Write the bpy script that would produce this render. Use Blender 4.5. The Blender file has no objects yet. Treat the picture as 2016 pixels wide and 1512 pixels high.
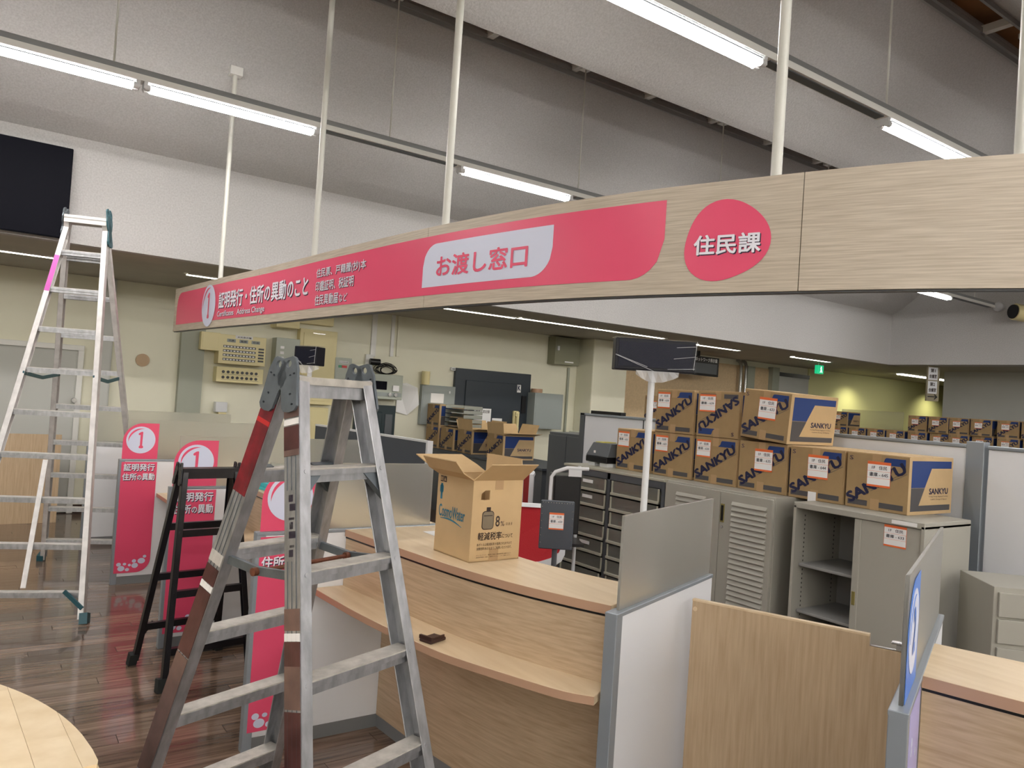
import bpy, bmesh, math, random
from math import sin, cos, pi, radians, sqrt
from mathutils import Vector, Matrix
random.seed(7)
SC = bpy.context.scene
COL = SC.collection

# ------------------------------------------------------------------ camera, world, exposure
YAW, PITCH, ROLL, FOC, EYE = radians(34.93), radians(1.12), radians(3.79), 1515.0, 1.6
FWD = Vector((sin(YAW)*cos(PITCH), cos(YAW)*cos(PITCH), sin(PITCH)))
_r = Vector((cos(YAW), -sin(YAW), 0)); _u = _r.cross(FWD)
RGT = _r*cos(ROLL) + _u*sin(ROLL); UPV = -_r*sin(ROLL) + _u*cos(ROLL)
cam_data = bpy.data.cameras.new('camera'); cam = bpy.data.objects.new('camera', cam_data); COL.objects.link(cam)
cam.matrix_world = Matrix(((RGT.x, UPV.x, -FWD.x, 0), (RGT.y, UPV.y, -FWD.y, 0), (RGT.z, UPV.z, -FWD.z, EYE), (0, 0, 0, 1)))
cam_data.sensor_fit = 'HORIZONTAL'; cam_data.sensor_width = 36.0; cam_data.lens = 36.0*FOC/2016.0
cam_data.clip_start = 0.02; cam_data.clip_end = 100
SC.camera = cam
w = bpy.data.worlds.new('world'); SC.world = w; w.use_nodes = True
w.node_tree.nodes['Background'].inputs[0].default_value = (0.9, 0.95, 1, 1)
w.node_tree.nodes['Background'].inputs[1].default_value = 0.05
SC.view_settings.view_transform = 'Standard'; SC.view_settings.look = 'None'
SC.view_settings.gamma = 1.0; SC.view_settings.use_curve_mapping = False
SC.view_settings.exposure = 0.0
SC.cycles.use_denoising = True
SC.cycles.max_bounces = 8; SC.cycles.diffuse_bounces = 5; SC.cycles.transmission_bounces = 6
SC.cycles.sample_clamp_indirect = 8
TUBE_POWER = 60.0
STRIP_POWER = 14.0

def ray(x, y): return FWD + RGT*((x-1008)/FOC) - UPV*((y-756)/FOC)
CP = Vector((0, 0, EYE))
def atZ(x, y, z): d = ray(x, y); return CP + d*((z-EYE)/d.z)
def atY(x, y, Y): d = ray(x, y); return CP + d*(Y/d.y)
def atX(x, y, X): d = ray(x, y); return CP + d*(X/d.x)

# ------------------------------------------------------------------ materials
def s2l(c): return tuple(((v/255)/12.92 if v/255 <= 0.04045 else ((v/255+0.055)/1.055)**2.4) for v in c)
MATS = {}
def mat(name, rgb, rough=0.5, metal=0.0, spec=0.5, vary=0.0, scale=8.0, stretch=(1,1,1), bump=0.0, bscale=80.0, rgb2=None,
        emit=0.0, trans=0.0, alpha=1.0, rand=0.0, grain=False, coat=0.0, detail=4.0):
    if name in MATS: return MATS[name]
    m = bpy.data.materials.new(name); MATS[name] = m; m.use_nodes = True
    nt = m.node_tree; N = nt.nodes; L = nt.links; b = N['Principled BSDF']
    c = s2l(rgb)+(1,)
    b.inputs['Base Color'].default_value = c; b.inputs['Roughness'].default_value = rough
    b.inputs['Metallic'].default_value = metal; b.inputs['Specular IOR Level'].default_value = spec
    b.inputs['Coat Weight'].default_value = coat
    if trans: b.inputs['Transmission Weight'].default_value = trans
    if alpha < 1: b.inputs['Alpha'].default_value = alpha
    if emit:
        b.inputs['Emission Color'].default_value = c; b.inputs['Emission Strength'].default_value = emit
    col = None
    if vary or rgb2 or bump or rand:
        tc = N.new('ShaderNodeTexCoord'); mp = N.new('ShaderNodeMapping'); L.new(tc.outputs['Object'], mp.inputs[0])
        mp.inputs['Scale'].default_value = stretch
        src = mp.outputs[0]
        if rand:
            oi = N.new('ShaderNodeObjectInfo'); ad = N.new('ShaderNodeVectorMath'); ad.operation = 'ADD'
            ml = N.new('ShaderNodeMath'); ml.operation = 'MULTIPLY'; ml.inputs[1].default_value = 37.0
            L.new(oi.outputs['Random'], ml.inputs[0]); L.new(mp.outputs[0], ad.inputs[0]); L.new(ml.outputs[0], ad.inputs[1])
            src = ad.outputs[0]
        nz = N.new('ShaderNodeTexNoise'); nz.inputs['Scale'].default_value = scale; nz.inputs['Detail'].default_value = detail
        L.new(src, nz.inputs['Vector'])
        if vary or rgb2:
            rp = N.new('ShaderNodeValToRGB'); rp.color_ramp.elements[0].position = 0.32; rp.color_ramp.elements[1].position = 0.68
            c2 = s2l(rgb2)+(1,) if rgb2 else tuple(v*(1-vary) for v in c[:3])+(1,)
            rp.color_ramp.elements[0].color = c2; rp.color_ramp.elements[1].color = c if rgb2 else tuple(min(1, v*(1+vary*0.6)) for v in c[:3])+(1,)
            L.new(nz.outputs['Fac'], rp.inputs[0]); col = rp.outputs[0]
            if rand:
                hs = N.new('ShaderNodeHueSaturation'); mr = N.new('ShaderNodeMapRange')
                mr.inputs['To Min'].default_value = 1-rand; mr.inputs['To Max'].default_value = 1+rand
                L.new(oi.outputs['Random'], mr.inputs['Value']); L.new(mr.outputs[0], hs.inputs['Value']); L.new(col, hs.inputs['Color']); col = hs.outputs[0]
            L.new(col, b.inputs['Base Color'])
        if bump:
            n2 = N.new('ShaderNodeTexNoise'); n2.inputs['Scale'].default_value = bscale; n2.inputs['Detail'].default_value = 3
            bp = N.new('ShaderNodeBump'); bp.inputs['Strength'].default_value = bump; bp.inputs['Distance'].default_value = 0.01
            L.new(src, n2.inputs['Vector']); L.new(n2.outputs['Fac'], bp.inputs['Height']); L.new(bp.outputs[0], b.inputs['Normal'])
    return m

def plaster():
    m = mat('speckled_plaster', (192, 191, 190), 0.92, bump=0.55, bscale=55, vary=0.10, scale=70, detail=2)
    return m
M_PLASTER = plaster()
M_CREAM = mat('cream_wall_paint', (228, 226, 206), 0.6, vary=0.03, scale=2)
M_GREYWALL = mat('grey_wall_paint', (192, 194, 190), 0.7, vary=0.03, scale=2)
M_SOFFIT = mat('soffit_paint', (176, 172, 160), 0.8, vary=0.06, scale=3)
M_PILASTER = mat('grey_pilaster_paint', (160, 164, 150), 0.6)
M_SLOT = mat('brown_slot_board', (150, 108, 66), 0.7, vary=0.3, scale=3)
M_RAIL = mat('grey_rail_steel', (132, 134, 136), 0.4)
M_POLE = mat('off_white_pole', (208, 208, 200), 0.35)
M_WHITEPAINT = mat('white_painted_steel', (226, 226, 222), 0.35)
M_GREYPAINT = mat('grey_painted_steel', (160, 162, 162), 0.4)
M_PLANK = mat('walnut_floor_plank', (134, 112, 95), 0.16, rgb2=(92, 74, 62), scale=3.2, stretch=(1.0, 16, 1), rand=0.34, spec=0.6, detail=6, coat=0.3)
M_FLOORBASE = mat('floor_joint', (70, 52, 44), 0.35, vary=0.25, scale=6, stretch=(1, 12, 1))
M_MAPLE = mat('pale_maple_top', (226, 205, 172), 0.38, rgb2=(214, 190, 154), scale=3, stretch=(9, 1.1, 9), detail=7)
M_OAK = mat('oak_veneer_vertical_face', (200, 177, 148), 0.5, rgb2=(178, 154, 124), scale=4, stretch=(6, 1.3, 26), detail=8)
M_OAKV = mat('oak_veneer_upright_grain', (202, 178, 146), 0.5, rgb2=(184, 158, 126), scale=4, stretch=(20, 20, 1.2), detail=8)
M_SIGNWOOD = mat('sign_wood_grain', (204, 193, 176), 0.45, rgb2=(178, 166, 148), scale=3, stretch=(2.0, 2.0, 60), detail=8)
M_EDGE = mat('counter_edge_band', (186, 150, 124), 0.45)
M_PINK = mat('pink_sign_film', (232, 82, 118), 0.3)
M_PALE = mat('pale_lilac_print', (218, 224, 246), 0.4)
M_INK = mat('letter_shadow_ink', (52, 40, 66), 0.5)
M_WHITEPRINT = mat('white_letter_print', (240, 240, 250), 0.4)
M_WHITELAM = mat('white_laminate', (232, 234, 238), 0.35)
M_ALU = mat('silver_edge_profile', (150, 158, 166), 0.35, metal=0.35)
M_KICK = mat('grey_kick_plate', (122, 124, 126), 0.45)
M_FROST = mat('frosted_acrylic', (236, 235, 228), 0.33, trans=0.9, spec=0.5)
M_LADDER = mat('worn_aluminium', (184, 186, 190), 0.42, metal=0.85, vary=0.22, scale=14, stretch=(3, 3, 1), bump=0.08, bscale=120)
M_LADDERW = mat('bright_worn_aluminium', (218, 216, 214), 0.5, metal=0.45, vary=0.14, scale=18)
M_TREAD = mat('paint_speckled_tread', (190, 186, 178), 0.6, metal=0.25, vary=0.2, scale=30)
M_CAST = mat('grey_cast_hinge', (104, 112, 118), 0.5, metal=0.5, vary=0.15, scale=25)
M_REDPAINT = mat('dark_red_paint', (122, 24, 36), 0.4, vary=0.45, scale=20)
M_MAROON = mat('maroon_brown_paint', (92, 58, 56), 0.35, metal=0.3, vary=0.35, scale=16)
M_BROWNW = mat('worn_brown_paint', (132, 108, 102), 0.38, metal=0.5, vary=0.3, scale=12)
M_BLACKLAD = mat('black_paint_chipped', (22, 21, 26), 0.32, vary=0.4, scale=30)
M_RUST = mat('rusty_steel', (110, 66, 46), 0.6, metal=0.4, vary=0.4, scale=40)
M_RUBBER = mat('black_rubber', (26, 30, 30), 0.7)
M_TEAL = mat('teal_plastic', (38, 84, 94), 0.45)
M_MAGENTA = mat('magenta_sticker', (200, 84, 178), 0.4)
M_CARD = mat('brown_cardboard', (158, 132, 94), 0.8, vary=0.06, scale=12)
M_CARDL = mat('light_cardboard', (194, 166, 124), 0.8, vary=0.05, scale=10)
M_TAPE = mat('brown_parcel_tape', (172, 142, 104), 0.3)
M_NAVY = mat('navy_carton_ink', (14, 20, 60), 0.6)
M_BLUE = mat('blue_carton_ink', (22, 54, 116), 0.6)
M_CHAR = mat('charcoal_carton_ink', (74, 72, 74), 0.6)
M_ORANGE = mat('orange_label_border', (232, 112, 58), 0.5)
M_PAPER = mat('white_label_paper', (240, 240, 240), 0.6)
M_PEN = mat('pen_ink', (40, 40, 60), 0.6)
M_CAB = mat('beige_grey_cabinet', (166, 164, 154), 0.45)
M_CABIN = mat('cabinet_interior', (140, 140, 138), 0.5)
M_DKGREY = mat('dark_grey_steel', (84, 88, 92), 0.45)
M_DARKSIDE = mat('slate_panel', (70, 76, 84), 0.55)
M_SMOKE = mat('smoky_drawer_plastic', (176, 176, 166), 0.2, trans=0.65)
M_TRAYRIM = mat('tray_rim_plastic', (176, 174, 158), 0.35)
M_BRASS = mat('olive_brass', (150, 140, 84), 0.4, metal=0.5)
M_VAULT = mat('vault_dark_blue', (46, 54, 62), 0.4)
M_SAFE = mat('safe_dark_green', (28, 46, 50), 0.4)
M_PANELCREAM = mat('cream_steel_panel', (226, 214, 162), 0.4)
M_PANELGREY = mat('pale_grey_panel', (176, 182, 170), 0.4)
M_BOXGREY = mat('blue_grey_box', (150, 158, 156), 0.45)
M_BLACK = mat('black_plastic', (14, 14, 18), 0.35)
M_SCREEN = mat('dark_blue_screen', (5, 6, 18), 0.5, spec=0.08)
M_FILM = mat('clear_plastic_wrap', (235, 238, 245), 0.1, alpha=0.012, spec=0.3)
M_FILMT = mat('bunched_plastic_wrap', (225, 228, 232), 0.15, alpha=0.45)
M_DISPLAY = mat('display_navy_plastic', (10, 13, 32), 0.35, spec=0.15)
M_HOUSE = mat('display_black_plastic', (12, 13, 24), 0.4, spec=0.2)
M_REDFAB = mat('red_chair_mesh', (176, 20, 32), 0.7, bump=0.3, bscale=300)
M_WHITEPLAST = mat('white_plastic', (214, 216, 218), 0.4)
M_TURQ = mat('turquoise_plastic', (60, 190, 200), 0.35)
M_TRANSLU = mat('clear_tray_plastic', (210, 214, 206), 0.25, trans=0.6)
M_CORK = mat('beige_wall_board', (208, 184, 148), 0.75, vary=0.08, scale=30)
M_YELLOW = mat('yellow_wall_paint', (226, 224, 168), 0.6)
M_STEELPIPE = mat('steel_pipe', (196, 196, 196), 0.25, metal=0.9)
M_TUBE = mat('fluorescent_tube_glow', (255, 250, 246), 0.3, emit=TUBE_POWER)
M_STRIP = mat('recessed_strip_glow', (255, 250, 232), 0.3, emit=STRIP_POWER)
M_EXIT = mat('exit_green_glow', (30, 190, 130), 0.4, emit=0.8)
M_EXITW = mat('exit_white_glow', (235, 255, 245), 0.4, emit=1.2)
M_BLUESIGN = mat('blue_sign_film', (74, 132, 226), 0.3)
M_LILAC = mat('lilac_panel_print', (176, 172, 222), 0.4)
M_BROWN = mat('dark_brown_plastic', (58, 36, 32), 0.4)
M_RED = mat('red_indicator', (190, 40, 40), 0.4)
M_GREEN = mat('green_indicator', (60, 140, 100), 0.4)
M_TABLE = mat('laminated_pale_wood', (232, 212, 176), 0.4, rgb2=(216, 190, 148), scale=2.0, stretch=(2.0, 9, 1), detail=5)
M_STAVE = mat('pale_wood_stave', (234, 214, 178), 0.4, rgb2=(220, 196, 154), scale=2.0, stretch=(6, 6, 1), detail=5, rand=0.06)
M_YPAPER = mat('yellow_folder', (206, 196, 96), 0.6)
M_BPAPER = mat('blue_folder', (70, 130, 190), 0.5)
M_PPAPER = mat('pink_folder', (220, 90, 120), 0.5)
M_WATER = mat('water_brand_blue', (40, 116, 140), 0.6)
M_BKINK = mat('black_carton_print', (44, 30, 24), 0.6)
M_GREYINK = mat('grey_carton_print', (120, 108, 88), 0.6)

# ------------------------------------------------------------------ mesh building
class MB:
    def __init__(s): s.v = []; s.f = []; s.smooth = False
    def add(s, vs, fs):
        o = len(s.v); s.v += [Vector(p) for p in vs]; s.f += [tuple(i+o for i in f) for f in fs]; return s
    def box(s, x0, x1, y0, y1, z0, z1):
        return s.add([(x0,y0,z0),(x1,y0,z0),(x1,y1,z0),(x0,y1,z0),(x0,y0,z1),(x1,y0,z1),(x1,y1,z1),(x0,y1,z1)],
                     [(0,3,2,1),(4,5,6,7),(0,1,5,4),(1,2,6,5),(2,3,7,6),(3,0,4,7)])
    def prism(s, poly, z0, z1):
        n = len(poly)
        a = sum(poly[i][0]*poly[(i+1)%n][1]-poly[(i+1)%n][0]*poly[i][1] for i in range(n))
        if a < 0: poly = poly[::-1]
        vs = [(p[0],p[1],z0) for p in poly]+[(p[0],p[1],z1) for p in poly]
        return s.add(vs, [tuple(range(n))[::-1], tuple(range(n,2*n))]+[(i,(i+1)%n,n+(i+1)%n,n+i) for i in range(n)])
    def face(s, poly3): return s.add(poly3, [tuple(range(len(poly3)))])
    def slab(s, poly, org, ux, uz, off, th):   # flat outline (u,v) placed on a plane, front face at off along n, thickness th
        org = Vector(org); ux = Vector(ux); uz = Vector(uz); n = ux.cross(uz)   # n points to the viewer when ux right, uz up
        k = len(poly); a = sum(poly[i][0]*poly[(i+1)%k][1]-poly[(i+1)%k][0]*poly[i][1] for i in range(k))
        if a < 0: poly = poly[::-1]
        f = [org+ux*u+uz*v+n*off for u, v in poly]; b = [p-n*th for p in f]
        return s.add(f+b, [tuple(range(k)), tuple(range(k,2*k))[::-1]]+[(i,k+i,k+(i+1)%k,(i+1)%k) for i in range(k)])
    def bar(s, p, q, w_, h_, side=(0,0,1)):    # rectangular bar from p to q; h_ along 'side' as far as possible, w_ across
        p = Vector(p); q = Vector(q); d = (q-p).normalized(); u = Vector(side); u = (u-d*u.dot(d)).normalized(); r = d.cross(u)
        vs = []
        for e in (p, q):
            for a, b_ in ((-1,-1),(1,-1),(1,1),(-1,1)): vs.append(e+r*(a*w_/2)+u*(b_*h_/2))
        return s.add(vs, [(0,3,2,1),(4,5,6,7),(0,1,5,4),(1,2,6,5),(2,3,7,6),(3,0,4,7)])
    def tube(s, pts, r, n=10, caps=True):
        pts = [Vector(p) for p in pts]; s.smooth = True; rings = []
        t0 = (pts[1]-pts[0]).normalized(); u = t0.orthogonal().normalized()
        for i, p in enumerate(pts):
            t = (pts[min(i+1,len(pts)-1)]-pts[max(i-1,0)]).normalized(); u = (u-t*u.dot(t)).normalized(); v = t.cross(u)
            rr = r[i] if isinstance(r, (list, tuple)) else r
            rings.append([p+u*(rr*cos(2*pi*k/n))+v*(rr*sin(2*pi*k/n)) for k in range(n)])
        vs = [p for R_ in rings for p in R_]; fs = []
        for i in range(len(rings)-1):
            for k in range(n): fs.append((i*n+k, i*n+(k+1)%n, (i+1)*n+(k+1)%n, (i+1)*n+k))
        if caps: fs += [tuple(range(n))[::-1], tuple(range((len(rings)-1)*n, len(rings)*n))]
        return s.add(vs, fs)
    def disc(s, org, ux, uz, cu, cv, ru, rv=None, off=0.0, th=0.002, n=32):
        rv = rv or ru
        return s.slab([(cu+ru*cos(2*pi*k/n), cv+rv*sin(2*pi*k/n)) for k in range(n)], org, ux, uz, off, th)
    def xform(s, fn): s.v = [Vector(fn(p)) for p in s.v]; return s
    def build(s, name, m, parent=None, label=None, world=False, bevel=0.0, seg=1, kind=None):
        me = bpy.data.meshes.new(name)
        vs = s.v
        if world and parent is not None:
            mw = wm(parent).inverted(); vs = [mw @ p for p in vs]
        me.from_pydata([tuple(p) for p in vs], [], s.f); me.update()
        bm = bmesh.new(); bm.from_mesh(me); bmesh.ops.recalc_face_normals(bm, faces=bm.faces); bm.to_mesh(me); bm.free()
        if s.smooth:
            for p in me.polygons: p.use_smooth = True
            me.set_sharp_from_angle(angle=radians(40))
        me.materials.append(m)
        o = bpy.data.objects.new(name, me); COL.objects.link(o)
        if parent is not None: o.parent = parent
        if bevel:
            b = o.modifiers.new('bevel', 'BEVEL'); b.width = bevel; b.segments = seg; b.limit_method = 'ANGLE'; b.angle_limit = radians(50)
        if label: o['label'] = label
        if kind: o['kind'] = kind
        return o
def wm(o):
    m = o.matrix_basis.copy()
    while o.parent is not None: o = o.parent; m = o.matrix_basis @ m
    return m
def thing(name, label, cat, loc=(0,0,0), rz=0.0, group=None):
    o = bpy.data.objects.new(name, None); COL.objects.link(o); o.location = loc; o.rotation_euler = (0,0,rz)
    o.empty_display_size = 0.1; o['label'] = label; o['category'] = cat
    if group: o['group'] = group
    return o
def tag(o, label, cat, group=None):
    o['label'] = label; o['category'] = cat
    if group: o['group'] = group
    return o
def struct(o): o['kind'] = 'structure'; return o
def dup(root, loc, rz, label, group=None):
    r = root.copy(); COL.objects.link(r); r.location = loc; r.rotation_euler = (0,0,rz); r['label'] = label
    if group: r['group'] = group
    for ch in list(root.children):
        c = ch.copy(); COL.objects.link(c); c.parent = r
        for g in list(ch.children):
            d = g.copy(); COL.objects.link(d); d.parent = c
    return r
# lettering: glyph outlines of Blender's own font, filled, as flat meshes
_tc = {}
def glyphs(body, bold=0.0, res=3, spacing=1.0):
    key = (body, bold, res, spacing)
    if key not in _tc:
        cu = bpy.data.curves.new('lettering', 'FONT'); cu.body = body; cu.resolution_u = res; cu.fill_mode = 'FRONT'; cu.space_character = spacing
        ob = bpy.data.objects.new('lettering_source', cu); COL.objects.link(ob)
        dg = bpy.context.evaluated_depsgraph_get()
        me = bpy.data.meshes.new_from_object(ob.evaluated_get(dg))
        V = [(v.co.x, v.co.y, 0.0) for v in me.vertices]; Fc = [tuple(p.vertices) for p in me.polygons]
        bpy.data.objects.remove(ob); bpy.data.curves.remove(cu); bpy.data.meshes.remove(me)
        if bold:   # heavier strokes: the outline laid over itself, shifted a little each way
            V0, F0 = V, Fc; V, Fc = [], []; ns = 8 if res > 2 else 5
            for k in range(ns):
                o = len(V); a_ = 2*pi*k/ns; V += [(p[0]+bold*cos(a_), p[1]+bold*sin(a_), k*6e-5) for p in V0]; Fc += [tuple(i+o for i in f) for f in F0]
        x0 = min(v[0] for v in V); x1 = max(v[0] for v in V); y0 = min(v[1] for v in V); y1 = max(v[1] for v in V)
        _tc[key] = ([((a-x0)/(x1-x0), (b-y0)/(y1-y0), l) for a, b, l in V], Fc, (x1-x0)/(y1-y0))
    return _tc[key]
def text_on(mb, body, org, ux, uz, u0, u1, v0, v1, off, bold=0.0, res=3, rot=None, spacing=1.0):
    V, Fc, asp = glyphs(body, bold, res, spacing)
    org = Vector(org); ux = Vector(ux); uz = Vector(uz); n = ux.cross(uz); out = []
    for a, b, l in V:
        u, v = u0+(u1-u0)*a, v0+(v1-v0)*b
        if rot:
            cu, cv, an = rot; du, dv = u-cu, v-cv; u = cu+du*cos(an)-dv*sin(an); v = cv+du*sin(an)+dv*cos(an)
        out.append(org+ux*u+uz*v+n*(off+l))
    return mb.add(out, Fc)
def arc_poly(w_, h_, r_tl=0, r_tr=0, r_br=0, r_bl=0, n=10, x=0, y=0):
    P = []
    def corner(cx, cy, r, a0):
        if r <= 0: P.append((x+cx, y+cy)); return
        sx = 1 if a0 in (0, 270) else -1; sy = 1 if a0 in (0, 90) else -1
        ox, oy = cx-sx*r, cy-sy*r
        for k in range(n+1):
            a = radians(a0+90*k/n); P.append((x+ox+r*cos(a), y+oy+r*sin(a)))
    corner(w_, h_, r_tr, 0); corner(0, h_, r_tl, 90); corner(0, 0, r_bl, 180); corner(w_, 0, r_br, 270)
    return P
def plate_with_holes(outline, holes, th):   # plate in the xz-plane, thickness along y, real holes
    cu = bpy.data.curves.new('plate', 'CURVE'); cu.dimensions = '2D'; cu.fill_mode = 'BOTH'; cu.extrude = th/2
    for pts in [outline]+holes:
        sp = cu.splines.new('POLY'); sp.points.add(len(pts)-1); sp.use_cyclic_u = True
        for p, q in zip(sp.points, pts): p.co = (q[0], q[1], 0, 1)
    ob = bpy.data.objects.new('plate_source', cu); COL.objects.link(ob)
    me = bpy.data.meshes.new_from_object(ob.evaluated_get(bpy.context.evaluated_depsgraph_get()))
    mb = MB().add([(v.co.x, v.co.z, v.co.y) for v in me.vertices], [tuple(p.vertices) for p in me.polygons])
    bpy.data.objects.remove(ob); bpy.data.curves.remove(cu); bpy.data.meshes.remove(me)
    return mb

# ------------------------------------------------------------------ the room
XL, XR, YF, YB = -9.0, 13.5, -9.4, 9.9
PX0, PX1, PY0, PY1 = -0.7, 1.75, 1.7, 9.75
fb = MB()
fb.box(XL, 24, YF, PY0, -0.1, 0).box(XL, 24, PY1, 14, -0.1, 0).box(XL, PX0, PY0, PY1, -0.1, 0).box(PX1, 24, PY0, PY1, -0.1, 0).box(PX0, PX1, PY0, PY1, -0.1, -0.004)
floor = struct(fb.build('floor', M_FLOORBASE))
row = 0.094; yy = PY0; k = 0
plank_cache = {}
while yy < PY1-0.01:
    y1 = min(yy+row, PY1); x = PX0-((k*0.43) % 1.15) 
    while x < PX1:
        a, b = max(x, PX0), min(x+1.15, PX1)
        if b-a > 0.03:
            key = (round(b-a, 3), round(y1-yy, 3))
            if key not in plank_cache:
                o = MB().box(0, key[0]-0.003, 0, key[1]-0.003, 0, 0.005).build('floor_plank', M_PLANK, floor); plank_cache[key] = o
            else:
                o = plank_cache[key].copy(); COL.objects.link(o)
            o.location = (a, yy, -0.005)
        x += 1.15
    yy += row; k += 1
ZS = 2.67
# vaulted ceiling: ridged beams between brown slots
SLOTS = [(5.52, 5.86), (2.72, 3.02), (-0.13, 0.17), (-2.98, -2.68), (-5.83, -5.53), (-8.55, -8.25)]
def beam(ya, yb, ztop=4.80, zlow=4.0):
    ym = (ya+yb)/2
    prof = [(yb, ztop+0.3), (ya, ztop+0.3), (ya, ztop), (ym-0.06, zlow+0.03), (ym, zlow), (ym+0.06, zlow+0.03), (yb, ztop)]
    n = len(prof); mb = MB()
    vs = [(XL, p[0], p[1]) for p in prof]+[(XR+0.4, p[0], p[1]) for p in prof]
    return mb.add(vs, [tuple(range(n)), tuple(range(n,2*n))[::-1]]+[(i,(i+1)%n,n+(i+1)%n,n+i) for i in range(n)])
cb = beam(3.02, 5.52); 
for (a, b) in ((0.17, 2.72), (-2.68, -0.13), (-5.53, -2.98), (-8.25, -5.83), (-9.6, -8.55)):
    bb = beam(a, b); cb.add(bb.v, bb.f)
prof = [(7.5, 3.57), (7.29, 3.69), (5.86, 4.8), (5.86, 5.1), (7.6, 5.1), (7.6, 3.57)]
struct(MB().box(XL, XR+0.02, 7.5, 7.6, ZS, 3.57).build('wall_upper', M_PLASTER))
ceiling = struct(cb.build('ceiling', M_PLASTER))
n = len(prof); vs = [(XL, p[0], p[1]) for p in prof]+[(XR+0.5, p[0], p[1]) for p in prof]
struct(MB().add(vs, [tuple(range(n)), tuple(range(n,2*n))[::-1]]+[(i,(i+1)%n,n+(i+1)%n,n+i) for i in range(n)]).build('ceiling', M_PLASTER))
sb = MB()
for a, b in SLOTS: sb.box(XL, XR+0.4, a, b, 4.92, 4.98)
slot_board = struct(sb.build('trim_1', M_SLOT))
tb = MB()
for a, b in SLOTS:
    for e, sg in ((a, 1), (b, -1)): tb.box(XL, XR, e, e+sg*0.045, 4.80, 4.84).box(XL, XR, e, e+sg*0.02, 4.76, 4.80)
struct(tb.build('trim_2', M_GREYPAINT))
barm = None
for a, b in SLOTS[:2]:
    x = 0.65
    while x < 12.5:
        if barm is None:
            barm = MB().box(-0.03, 0.03, 0, b-a, 4.80, 4.86).build('cross_bar', M_WHITEPAINT, ceiling); o = barm
        else: o = barm.copy(); COL.objects.link(o)
        o.location = (x, a, 0); x += 0.975
struct(MB().box(XL, 24, 7.6, 14, ZS+0.0, ZS+0.14).box(XR+0.4, 24, YF, 7.6, ZS, ZS+0.14).build('ceiling', M_SOFFIT))
struct(MB().box(XL, 24, YB, YB+0.1, 0, ZS+0.02).build('wall_back', M_CREAM))
struct(MB().box(XL-0.1, XL, YF, 14, 0, 5.2).build('wall_left', M_CREAM))
struct(MB().box(XL, 24, YF-0.1, YF, 0, 5.2).build('wall_front', M_CREAM))
struct(MB().box(XR, XR+0.4, YF, 7.5, ZS, 5.2).build('wall_right', M_PLASTER))
struct(MB().box(XL, XR+0.5, YF, 8.2, 5.1, 5.2).build('ceiling', M_GREYWALL))
struct(MB().box(15.2, 15.3, YF, 7.35, 0, ZS).build('wall_right', M_GREYWALL))
struct(MB().box(23.9, 24, YF, 10, 0, ZS).build('wall_right', M_YELLOW))
struct(MB().box(14.62, 23.9, YB-0.02, YB+0.02, 0, ZS).build('trim_3', M_YELLOW))
struct(MB().box(8.95, 13.26, YB-0.02, YB+0.02, 0, 2.56).build('trim_4', M_CORK))
struct(MB().box(XL, 8.2, YB-0.012, YB+0.02, 0, 0.09).build('wall_base_shade', M_BROWN))  # brown strip painting in the dark shadowed gap at the wall foot
# pilasters and column on the back wall
struct(MB().box(8.2, 8.95, YB-0.42, YB, 0, ZS).build('trim_5', M_CREAM, bevel=0.02, seg=2))
struct(MB().box(2.0, 2.27, YB-0.10, YB, 0, ZS).build('trim_6', M_PILASTER))
struct(MB().box(1.14, 1.27, YB-0.12, YB, 0, ZS).build('trim_7', M_GREYWALL, bevel=0.02, seg=2))
struct(MB().box(12.5, 12.72, YB-0.1, YB, 0, 2.56).box(13.26, 13.48, YB-0.12, YB, 0, 2.6).build('trim_8', M_PILASTER))
# left door
d1 = struct(MB().box(-0.65, 0.94, YB-0.03, YB, 0.01, 1.82).build('door_1', M_GREYWALL))
MB().box(-0.75, -0.65, YB-0.06, YB, 0, 1.82).box(0.94, 1.0, YB-0.06, YB, 0, 1.82).box(-0.75, 1.0, YB-0.06, YB, 1.82, 1.88).build('door_frame', M_WHITEPAINT, d1, bevel=0.004)
kn = atY(145, 788, YB-0.06)
MB().tube([(kn.x, YB-0.03, kn.z), (kn.x, YB-0.07, kn.z), (kn.x, YB-0.075, kn.z), (kn.x, YB-0.10, kn.z)], [0.012, 0.012, 0.03, 0.024], 12).build('door_knob', M_STEELPIPE, d1)
# right doorway with grey screen wall
d2 = struct(MB().box(13.48, 14.62, YB-0.03, YB+0.01, 0, 2.44).build('door_2', M_GREYWALL))
MB().box(13.48, 14.62, YB-0.05, YB, 2.44, 2.52).build('door_top_gap', M_BLACK, d2)  # black strip painted as the dark gap above the grey panel

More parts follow.
